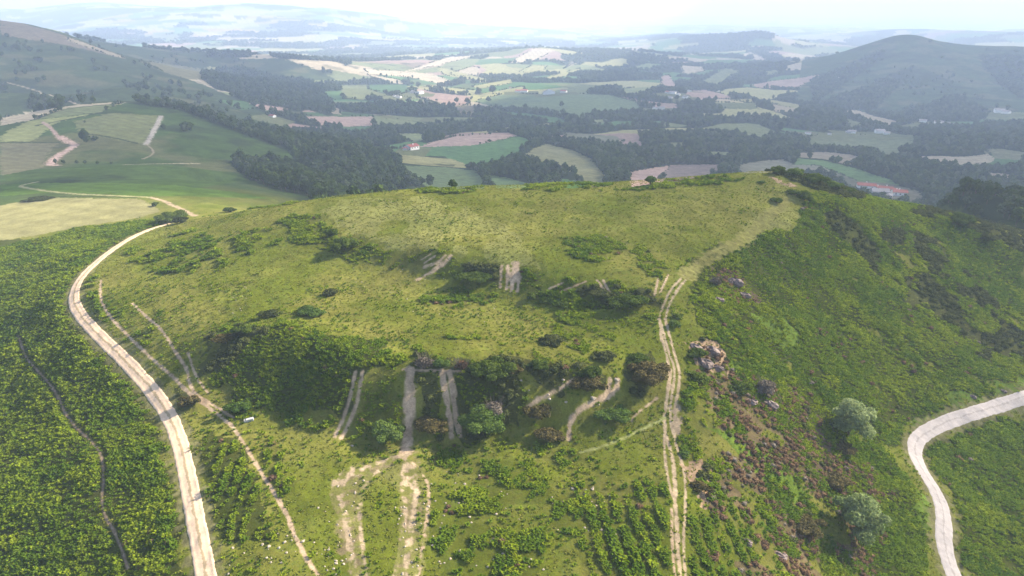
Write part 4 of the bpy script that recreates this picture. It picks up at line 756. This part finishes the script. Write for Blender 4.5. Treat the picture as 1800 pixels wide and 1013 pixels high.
# ---- trees
def limbs(H,R_,n=6,r=.16):
    t=[tube((0,0,-.4),(0.05*R_,0,H*.4),r,r*.7,7)]
    for k in range(n):
        a=2*math.pi*k/n+random.random()*.6; t.append(tube((0,0,H*random.uniform(.2,.4)),(R_*.6*math.cos(a),R_*.6*math.sin(a),H*random.uniform(.55,.85)),r*.5,r*.15,5))
    t.append(tube((.05*R_,0,H*.4),(0,0,H*.85),r*.7,r*.2,6)); return join(t)
def big_tree(u,v,wpx,hpx,mat,label,name='tree',ncard=4200,cs=.36,core=.62,group=None):
    x,y,z=at(u,v); d=project(x,y,z)[2]; R_=wpx*d/FPX*.5; H=hpx*d/FPX*1.05
    o=D.objects.new(name,None); COL.objects.link(o); o.location=(x,y,z-.05); o['label']=label; o['category']='tree'
    if group: o['group']=group
    lb=[(0,0,H*.58,R_*.6,H*.36)]
    for k in range(13):
        a=2*math.pi*k/13*2+random.random()*.6; q=R_*random.uniform(.3,.78); rr_=R_*random.uniform(.18,.4); lb.append((q*math.cos(a),q*math.sin(a),H*random.uniform(.3,.72),rr_,rr_*random.uniform(.7,1)))
    link('crown',mk('crown',crown(lb,ncard,cs,core,.7,.75),mat),o); link('trunk',mk('trunk',limbs(H,R_,6,max(.12,R_*.05)),M_BARK),o)
    return o
big_tree(1490,768,78,72,M_SILV,'round silvery leaved tree alone on the right slope above the road bend','whitebeam_tree')
big_tree(1505,940,96,80,M_SILV,'spreading silvery leaved tree on the lower right slope','whitebeam_tree',5200)
big_tree(1143,326,22,17,M_BUSHL,'small round tree poking up behind the hill crest',ncard=700,cs=.45)
# ---- woodland: near trees one by one, the rest as a mass
def tree_vf(R_,H,nc,cs,trunk=True):
    lb=rand_lobes(5,R_,H*.8,H*.16,.55,.5,.85); a=crown(lb,nc,cs,.8,.7,.8)
    return a,tube((0,0,-1),(0,0,H*.45),.3,.2,6)
tv=[(tree_vf(4.2,10,330,1.5),M_TREE),(tree_vf(4.8,9,330,1.6),M_TREE),(tree_vf(3.6,11,300,1.4),M_TREE2),(tree_vf(4.0,8.5,300,1.5),M_TREE2),(tree_vf(4.4,12,360,1.6),M_TREE)]
crown_me=[mk('crown',v[0],m) for v,m in tv]; trunk_me=[mk('trunk',v[1],M_BARK) for v,m in tv]
wp=[]
for sh in range(5):
    (a,b),m=tv[sh]; R_=[4.2,4.8,3.6,4.,4.4][sh]; H=[10,9,11,8.5,12][sh]
    lb=rand_lobes(4,R_,H*.85,H*.1,.55,.5,.85); wp.append(proto('wood_tree',crown(lb,120,2.0,.84,.8,.8),m))
def woodpts(r0,r1,st):
    m=r1*1.02; x,y=jgrid(-m*.85,m*.85,r0*.6,m,st); r=np.hypot(x,y); k=(r>=r0)&(r<r1)&(np.abs(x)<y*1.05+30); x,y=x[k],y[k]
    i,j=cell(x,y); i2,j2=cell(x*(1+14/np.hypot(x,y)),y*(1+14/np.hypot(x,y))); k=rng.random(len(x))<np.minimum(wood[i,j],wood[i2,j2])*.97; x,y=x[k],y[k]; z=hgt(x,y); k=seen(x,y,z+9,60,3); return x[k],y[k],z[k]
x1,y1,z1=woodpts(255,1150,6.2); x2,y2,z2=woodpts(1150,2500,8.6); x3,y3,z3=woodpts(2500,6200,22)
print('trees',len(x1),len(x2),len(x3))
u1,v1,d1=project(x1,y1,z1+9); i1,j1=cell(x1,y1)
ang=(z1+9-CAMZ)/np.hypot(x1,y1)-HOR[np.maximum(i1-3,0),j1]
score=np.hypot(x1,y1)+np.where((u1<0)|(u1>1800)|(v1>1000),1e5,0)+np.where(ang*np.hypot(x1,y1)<3,1e5,0)
order=np.argsort(score); ind=order[:225]; rest=np.ones(len(x1),bool); rest[ind]=False
for q in ind:
    k=random.randrange(5) if random.random()<.6 else random.choice([0,4]); s_=random.uniform(.68,1.05)
    if z1[q]>12: s_*=.8; lab,grp='dark leafy tree of the copse behind the right shoulder of the hill','trees of the copse on the right shoulder'
    else: lab,grp='broadleaf tree in the dark wood in the hollow behind the hill','trees of the wood behind the hill'
    if u1[q]>1500: lab,grp='dark leafy tree of the copse behind the right shoulder of the hill','trees of the copse on the right shoulder'
    o=D.objects.new('woodland_tree',None); COL.objects.link(o); o.location=(x1[q],y1[q],z1[q]); o.rotation_euler=(0,0,random.uniform(0,6.28)); o.scale=(s_,s_,s_*random.uniform(.85,1.15))
    o['label']=lab; o['category']='tree'; o['group']=grp
    link('crown',crown_me[k],o); link('trunk',trunk_me[k],o)
X=np.concatenate([x1[rest],x2,x3]); Y=np.concatenate([y1[rest],y2,y3]); Z=np.concatenate([z1[rest],z2,z3]); r=np.hypot(X,Y)
sc=rng.uniform(.6,1.05,len(X))*np.where(r>2500,2.0,np.where(r>1150,1.15,1)); sc3=np.stack([sc,sc,sc*rng.uniform(.8,1.2,len(X))*np.where(r>2500,.6,1)],1)
vd=rng.choice(5,len(X),p=[.27,.25,.12,.1,.26])
scatter('distant_woodland',np.stack([X,Y,Z-.5],1),rng.uniform(0,6.28,len(X)),sc3,wp,vid=vd,kind='stuff')
# hedges of small trees and scrub along many field edges
hx=[];hy=[]
for q_,(uv,cc) in enumerate(FIELDS):
    pts=hits(dens(uv,7,True)); dd_=np.hypot(pts[:,0],pts[:,1])
    if dd_.min()<780 or dd_.max()>3600: continue
    for (p0,p1) in zip(pts,np.roll(pts,-1,0)):
        L_=np.hypot(*(p1-p0)); m=int(L_/4.5)
        for k in range(m):
            f=k/m; X_=p0[0]+(p1[0]-p0[0])*f; Y_=p0[1]+(p1[1]-p0[1])*f
            hx.append(X_+random.gauss(0,1.2)); hy.append(Y_+random.gauss(0,1.2))
hx=np.array(hx);hy=np.array(hy); hz=hgt(hx,hy); i_,j_=cell(hx,hy)
k=(fbm(hx,hy,45,3,951)>.47)&(wood[i_,j_]<.5)&seen(hx,hy,hz+4,60,3)&(rng.random(len(hx))<.8); hx,hy,hz=hx[k],hy[k],hz[k]; print('hedge',len(hx))
s_=rng.uniform(.18,.48,len(hx)); scatter('hedgerows',np.stack([hx,hy,hz-.5],1),rng.uniform(0,6.28,len(hx)),np.stack([s_*1.2,s_*1.2,s_],1),wp,kind='stuff')
def field_tree(u,v,hpx,label,group=None,k=None,wr=1.):
    x,y,z=at(u,v); d=project(x,y,z)[2]; k=random.randrange(5) if k is None else k; s_=hpx*d/FPX/[10,9,11,8.5,12][k]
    o=D.objects.new('field_tree',None); COL.objects.link(o); o.location=(x,y,z-.2); o.scale=(s_*wr,s_*wr,s_); o.rotation_euler=(0,0,random.uniform(0,6))
    o['label']=label; o['category']='tree'
    if group: o['group']=group
    link('crown',crown_me[k],o); link('trunk',trunk_me[k],o)
for a in [
 (803,182,11,'left of two round trees side by side in the pale valley field'),(821,183,11,'right of two round trees side by side in the pale valley field'),(987,189,11,'round tree alone in the middle of the wide grey green valley field'),
 (866,166,16,'dark tree at the left edge of the wide valley meadow'),(858,180,10,'tree in the dark clump beside the valley meadow'),(735,155,11,'dark tree beside the valley farm'),(821,166,8,'tree at the end of the brown valley field'),
 (1441,308,17,'dark round tree right behind the summit skyline'),(936,262,15,'tree in the hedge between the green and the olive valley fields'),(932,266,10,'small hedge tree between the green and the olive valley fields'),
 (1734,91,7,'lone tree on the far right ridge'),(485,201,14,'pointed dark tree by the pink field',None,2,.6),(471,205,10,'round tree by the pink field left of the wood'),
 (482,103,8,'lone tree at the right end of the left ridge field'),(452,103,5,'small tree on the left ridge field'),(532,118,6,'small tree on the falling end of the left ridge'),(289,87,4,'tiny tree on the skyline of the left ridge'),
 (47,77,8,'dark bushy tree on the upper left mountainside'),(26,108,5,'shrubby tree lower on the left mountainside'),(149,217,6,'small dark tree in the middle of the left hilltop field'),
 (1477,160,8,'dark tree at the foot of the cone shaped hill'),(1190,176,9,'tree at the edge of the pink valley field'),(1139,170,8,'tree at the tip of the pale valley wedge'),
 (1553,345,9,'dark tree between the village houses'),
 (1205,192,9,'tree beside the valley hamlet'),(98,289,11,'left tree of the low group at the foot of the green hill'),(112,289,9,'second tree from the left at the foot of the green hill'),(135,288,7,'small tree in the hedge below the green hill'),(150,289,8,'hedge tree right of the group below the green hill'),(172,289,7,'small dark hedge tree below the middle of the green hill'),(196,290,7,'last tree at the right end of the hedge below the green hill'),(757,330,24,'pointed dark tree, tallest in the green hollow behind the crest',None,4,1.),(732,331,20,'round tree left of the pointed one behind the crest'),(795,331,17,'round tree right of the pointed one behind the crest'),
]: field_tree(*a)
xs=np.linspace(369,439,14)
for q,u in enumerate(xs): field_tree(u+random.uniform(-2,2),99-3*math.sin(math.pi*q/13)*0+random.uniform(-1,1),random.uniform(9,14),'dark tree of the dense grove on the crest of the left ridge','trees of the grove on the left ridge')
# ------------------------------------------------------------------ houses
M_WALL=plainmat('white_render',(.80,.77,.72),.08,.6,.05); M_WALLG=plainmat('grey_render',(.50,.47,.44),.12,.6,.05); M_RED=plainmat('red_tile',(.30,.09,.065),.25,1.5,.3); M_GREYR=plainmat('grey_roof',(.26,.24,.24),.2,1.5,.3); M_DARK=plainmat('shutter',(.10,.05,.04),.2,2,.1)
def box(x0,x1,y0,y1,z0,z1):
    v=np.array([(x,y,z) for z in(z0,z1) for y in(y0,y1) for x in(x0,x1)],float)
    return v,np.array([(0,2,3,1),(4,5,7,6),(0,1,5,4),(2,6,7,3),(0,4,6,2),(1,3,7,5)])
def gable(w,d,h,p):
    v=np.array([(-w/2,-d/2,0),(w/2,-d/2,0),(w/2,d/2,0),(-w/2,d/2,0),(-w/2,-d/2,h),(w/2,-d/2,h),(w/2,d/2,h),(-w/2,d/2,h),(0,-d/2,h+p),(0,d/2,h+p)],float)
    f=[(0,1,5,4),(2,3,7,6),(1,2,6,5),(3,0,4,7)]; g=[(4,5,8),(6,7,9)]
    return v,f,g
def pym(name,v,f,mat):
    me=D.meshes.new(name); me.from_pydata([tuple(p) for p in v],[],[tuple(int(i) for i in q) for q in f]); me.materials.append(mat); me.update(); return me
def house(u,v,wpx,ratio,rot,label,roof='red',wall='white',group=None,h=None,detail=False,name='house'):
    x,y,z=at(u,v); dd=project(x,y,z)[2]; wpx=wpx*(1.1 if v>300 else .95)
    if dd<400: q_=PD(u,v,690); x,y=q_[0],q_[1]; z=float(hgt(x,y)); dd=690
    w=wpx*dd/FPX; d=w*ratio; h=h or min(6,w*.42); p=w*.2 if w<d else w*.22
    o=D.objects.new(name,None); COL.objects.link(o); o.location=(x,y,z-.3); o.rotation_euler=(0,0,math.radians(rot)); o['label']=label; o['category']='house'
    if group: o['group']=group
    V,f,g=gable(w,d,h,p); link('wall',pym('wall',V,f+g,M_WALL if wall=='white' else M_WALLG),o)
    e=.5; th=.3; sl_=p/(w/2); rv=[];rf=[]
    for sgn in(-1,1):
        b=len(rv); xo=sgn*(w/2+e); zo=h-e*sl_
        rv+=[(xo,-d/2-e,zo+.03),(xo,d/2+e,zo+.03),(0,d/2+e,h+p+.03),(0,-d/2-e,h+p+.03),(xo,-d/2-e,zo+th),(xo,d/2+e,zo+th),(0,d/2+e,h+p+th),(0,-d/2-e,h+p+th)]
        rf+=[(b,b+1,b+2,b+3),(b+4,b+7,b+6,b+5),(b,b+4,b+5,b+1),(b,b+3,b+7,b+4),(b+1,b+5,b+6,b+2)]
    ro=link('roof',pym('roof',rv,rf,M_RED if roof=='red' else M_GREYR),o)
    if detail:
        c=box(w*.15,w*.15+.8,-.4,.4,h+p*.5,h+p+1.1); link('chimney',pym('chimney',c[0],c[1],M_WALL),ro)
        c=box(-.8,.8,-d/2-.06,-d/2-.002,0.3,2.6); link('door',pym('door',c[0],c[1],M_DARK),o)
        for xx in(-w*.32,w*.32):
            for zz in(1.2,h-1.6): c=box(xx-.6,xx+.6,-d/2-.06,-d/2-.002,zz,zz+1.3); link('window',pym('window',c[0],c[1],M_DARK),o)
        for yy in(-d*.3,0,d*.3):
            for sg in(-1,1): c=box(sg*w/2-(.06 if sg<0 else -.002),sg*w/2+(.06 if sg>0 else -.002),yy-.6,yy+.6,h-2.2,h-.9); link('window',pym('window',c[0],c[1],M_DARK),o)
    return o
house(724,263,17,1.3,-38,'white farmhouse with red roof at the corner of the green valley field',detail=True)
house(712,264,9,1.2,10,'small grey outbuilding against the white farmhouse on the green field',wall='grey')
V=[(1522,331,14,1.9,70,'long red roofed house at the upper left of the village behind the hill'),(1539,333,10,1.5,-30,'white gabled house right of the long one in the village'),(1557,336,13,1.5,60,'red roofed house at the upper middle of the village'),(1573,338,9,1.4,-30,'small white gabled house at the right of the village'),(1580,343,15,1.4,75,'red roofed house at the right end of the village')]
for a in V: house(*a,detail=True)
house(1545,343,18,1.4,80,'grey roofed barn in the front of the village',roof='grey',wall='grey',name='barn'); house(1562,347,9,1.3,-25,'white gable end of the lowest village house',roof='grey',detail=True)
for a in [(738,165,9,1.5,-30,'white farmhouse on the rise left of the brown valley field','grey'),(726,164,8,1.3,20,'grey house left of the white farmhouse on the rise','grey','grey'),(701,172,6,1.6,70,'small white shed below the valley farm, leftmost','grey'),(694,170,5,1.4,40,'tiny white shed at the roadside below the valley farm','grey'),
 (911,162,7,1.5,75,'red roofed farmhouse at the far edge of the valley meadow','red'),(922,162,8,1.5,80,'second red roofed farmhouse, right of its neighbour across the meadow','red'),(965,166,22,.35,2,'long white hall with a flat grey front beside the wood','grey'),(991,163,8,1.4,60,'white house right of the long white hall','red'),
 (1174,164,7,1.4,20,'white house at the top of the hamlet on the valley ridge','red'),(1183,165,8,1.3,60,'large white house in the middle of the hamlet on the valley ridge','grey'),(1192,168,7,1.3,-20,'white house at the right of the hamlet on the valley ridge','grey'),(1178,173,6,1.4,50,'grey house at the lower edge of the hamlet','grey','grey'),(1205,173,8,1.3,30,'white house on the slope right of the hamlet','grey'),(1152,192,7,1.4,70,'white bungalow below the hamlet','grey'),(1163,192,8,1.4,80,'white bungalow below the hamlet right of its twin','grey'),(1212,161,5,1.3,10,'tiny white house above the pink field','grey'),
 (1497,234,9,1.5,70,'white farmhouse at the left of the road across the valley floor','grey'),(1491,234,6,1.5,70,'low grey shed touching the left valley floor farmhouse','grey','grey'),(1546,234,12,1.3,80,'long white farm building in the middle of the valley floor road','grey'),(1558,236,8,1.3,80,'white shed right of the long farm building on the valley road','grey'),(1420,236,7,1.3,80,'small white house at the left corner of the big olive field','grey'),(1458,237,5,1.3,70,'tiny white house on the edge of the big olive field','grey'),
 (1622,215,9,1.4,60,'white house at the foot of the cone shaped hill, leftmost','grey'),(1648,217,8,1.4,70,'white house in the middle of the row under the cone shaped hill','grey'),(1656,216,6,1.4,20,'grey house in the row under the cone shaped hill','grey','grey'),(1669,220,7,1.4,50,'white house at the right of the row under the cone shaped hill','grey'),
 (1756,198,12,1.3,70,'large white farmhouse at the far right of the valley','grey'),(1768,200,10,1.3,30,'white house right of the large one at the far right of the valley','grey'),(1752,195,7,1.3,20,'grey barn behind the large far right farmhouse','grey','grey'),
 (479,206,8,1.4,60,'white house half hidden by trees at the pink field','red'),(1262,61+100,4,1.3,20,'tiny white house between the pink and olive fields','grey'),(897,155,4,1.3,20,'tiny white house on the sunlit valley slope','red'),(1478,298-160,5,1.4,20,'tiny white house on the left foot of the cone shaped hill','grey')]:
    u,v,w,ra,ro,lb=a[:6]; rf=a[6] if len(a)>6 else 'red'; wl=a[7] if len(a)>7 else 'white'; house(u,v,w,ra,ro,lb,rf,wl)
# ------------------------------------------------------------------ stones, rocks, trough
def rock_vf(rx,ry,rz,seg=8,ring=5,jit=.22):
    v,f=ball(rx,ry,rz,0,seg,ring,jit); return v,f
st=[mk('stone',rock_vf(1,.8,.55),M_STONE) for _ in range(4)]
regs=[([(760,820),(900,840),(1000,860),(960,1010),(760,1010),(745,870)],70,.1,.26),([(588,850),(640,830),(640,870),(610,900),(650,1010),(600,1010)],26,.1,.25),([(690,870),(752,860),(735,1010),(690,1010)],26,.1,.22),([(395,970),(480,930),(580,960),(600,1010),(400,1010)],34,.1,.3),([(350,500),(440,500),(440,545),(380,560)],18,.12,.22),([(600,450),(900,500),(880,580),(650,560)],34,.1,.2),([(1000,850),(1080,850),(1080,940),(1000,950)],14,.12,.3),([(900,655),(1100,660),(1090,720),(940,700)],10,.15,.35),([(560,880),(600,900),(590,1010),(545,1000)],10,.1,.25)]
nst=0
for uv,n_,a,b in regs:
    us=[p[0] for p in uv]; vs=[p[1] for p in uv]; c=0; t_=0
    while c<n_ and t_<4000:
        t_+=1; u=random.uniform(min(us),max(us)); v=random.uniform(min(vs),max(vs))
        if not inpoly(np.array([u]),np.array([v]),uv)[0]: continue
        x,y,z=at(u,v); s_=random.uniform(a,b)*random.uniform(.7,1.15)
        o=link('stone',st[random.randrange(4)],None,(x,y,z+s_*.1),label='small pale limestone lump lying loose in the short turf',category='stone',group='loose pale stones in the turf'); o.scale=(s_,s_,s_); o.rotation_euler=(random.uniform(-.3,.3),random.uniform(-.3,.3),random.uniform(0,6.28)); c+=1; nst+=1
for (u,v,w,lb) in [(1290,497,26,'long purplish rock slab in the scar near the ridge'),(1308,520,20,'purplish rock below the long slab in the ridge scar'),(1262,528,16,'small rounded rock left of the ridge scar'),(1222,612,22,'pinkish rock beside the track at the head of the outcrop'),(1238,640,30,'grey ridge of rock running down from the track'),(1252,618,26,'dark rock blade above the grey ridge of rock'),(1262,648,18,'short rock at the foot of the outcrop'),(1352,712,26,'striped purple rock among the heather'),(1318,708,20,'purple rock left of the striped one'),(1312,952,18,'pale rock on the lower heather slope'),(1370,978,20,'pink rock on the lower heather slope'),(1764,688,12,'grey rock on the verge above the road'),(1710,698,14,'pinkish rock on the verge left of the grey one'),(1372,462,9,'tiny pale rock on the upper slope'),(1083,668,12,'white rock at the top of the curved stony path'),(1042,700,12,'white rock on the bend of the curved stony path'),(990,668,7,'white stone on the lip of the lower bank'),(619,784,7,'single white block below the lower bank')]:
    x,y,z=at(u,v); d=project(x,y,z)[2]; s_=w*d/FPX*(.6 if w>15 else .45)
    parts=[rock_vf(s_,s_*.6,s_*.5,12,8,.2)]
    for _ in range(3):
        b_=rock_vf(s_*random.uniform(.4,.6),s_*.4,s_*.35,9,6,.25); parts.append((b_[0]+np.array([random.uniform(-.7,.7)*s_,random.uniform(-.5,.5)*s_,random.uniform(-.1,.1)*s_]),b_[1]))
    white='white' in lb
    o=link('rock',mk('rock',join(parts),M_STONE if white else M_ROCK),None,(x,y,z+.02),label=lb,category='rock'); o.rotation_euler=(0,0,random.uniform(-.9,-.3))
# pale stone trough on the turf
x,y,z=at(438,740); o=D.objects.new('water_trough',None); COL.objects.link(o); o.location=(x,y,z); o.rotation_euler=(.05,-.12,math.radians(18)); o['label']='small pale grey trough on the turf beside the footpath'; o['category']='trough'
def tr(name,bs,m): return link(name,mk(name,join(bs),m),o)
o.scale=(.82,.82,.82); M_TR=plainmat('pale_concrete',(.42,.41,.40),.12,4,.1)
tr('basin',[box(-1,1,-.38,.38,.0,.2),box(-1,1,-.38,-.3,.2,.5),box(-1,1,.3,.38,.2,.5),box(-1,-.92,-.3,.3,.2,.5),box(.92,1,-.3,.3,.2,.5)],M_TR)
tr('cover',[box(-.55,.92,-.33,.33,.503,.56)],M_TR)
# ------------------------------------------------------------------ haze and clouds
def hbox():
    v,f=box(-34000,34000,-34000,46000,-420,330); m,nt,o=newmat('haze'); p=N(nt,'ShaderNodeVolumePrincipled')
    p.inputs['Color'].default_value=(.59,.725,1.0,1); p.inputs['Density'].default_value=HAZE; p.inputs['Anisotropy'].default_value=0.0
    nt.links.new(p.outputs[0],o.inputs['Volume']); link('haze',pym('haze',v,f,m),kind='stuff')
HAZE=2.2e-4
hbox()
m,nt,o_=newmat('cloud'); a=N(nt,'ShaderNodeBsdfDiffuse'); a.inputs['Color'].default_value=(.9,.9,.92,1); b=N(nt,'ShaderNodeBsdfTranslucent'); b.inputs['Color'].default_value=(.9,.9,.92,1); x_=N(nt,'ShaderNodeMixShader'); x_.inputs[0].default_value=.3
nt.links.new(a.outputs[0],x_.inputs[1]); nt.links.new(b.outputs[0],x_.inputs[2]); t_=N(nt,'ShaderNodeBsdfTransparent'); y_=N(nt,'ShaderNodeMixShader'); y_.inputs[0].default_value=.55   # thin cloud: some sunlight passes
nt.links.new(x_.outputs[0],y_.inputs[1]); nt.links.new(t_.outputs[0],y_.inputs[2]); nt.links.new(y_.outputs[0],o_.inputs['Surface']); M_CLOUD=m
CH=1300.0; SHX=sun_dir.x/sun_dir.z*CH; SHY=sun_dir.y/sun_dir.z*CH
def cloud(poly,label,seed,st=45,th=160):
    """a flat-bottomed cumulus bank over the ground outline it shades"""
    pl=[(px+SHX,py+SHY) for px,py in poly]; xs=[p[0] for p in pl]; ys=[p[1] for p in pl]
    X,Y=np.meshgrid(np.arange(min(xs)-200,max(xs)+200,st),np.arange(min(ys)-200,max(ys)+200,st))
    wx=X+(fbm(X,Y,500,4,seed)-.5)*260; wy=Y+(fbm(X,Y,500,4,seed+5)-.5)*260
    ins=inpoly(wx,wy,pl); 
    f=ins.astype(float)
    for _ in range(4): f[1:-1,1:-1]=(f[:-2,1:-1]+f[2:,1:-1]+f[1:-1,:-2]+f[1:-1,2:]+f[1:-1,1:-1]*4)/8
    lump=fbm(X,Y,260,4,seed+9); k=f>.25
    top=CH+30+f*th*(.5+lump*1.3); bot=CH-15*f-20*fbm(X,Y,120,2,seed+3)
    id_=-np.ones(X.shape,int); id_[k]=np.arange(k.sum()); n_=k.sum()
    co_=np.concatenate([np.stack([X[k],Y[k],top[k]],1),np.stack([X[k],Y[k],bot[k]],1)])
    q=k[:-1,:-1]&k[:-1,1:]&k[1:,1:]&k[1:,:-1]
    F=np.stack([id_[:-1,:-1][q],id_[:-1,1:][q],id_[1:,1:][q],id_[1:,:-1][q]],1)
    from collections import Counter
    E={}
    for fc in F.tolist():
        for a_,b_ in zip(fc,fc[1:]+fc[:1]):
            if (b_,a_) in E: del E[(b_,a_)]
            else: E[(a_,b_)]=1
    side=np.array([(a_,a_+n_,b_+n_,b_) for a_,b_ in E]); 
    FF=np.concatenate([F,F[:,::-1]+n_,side]); link('cloud',mesh_np('cloud',co_,FF,M_CLOUD),kind='structure')
cloud([(-2600,300),(-900,330),(-230,330),(-140,390),(0,330),(120,330),(420,330),(1100,500),(1900,1100),(2600,2200),(2600,3700),(900,3700),(600,2500),(330,1750),(60,1500),(-350,1650),(-620,2100),(-800,2700),(-2200,2700),(-2600,1500)],'',1001)
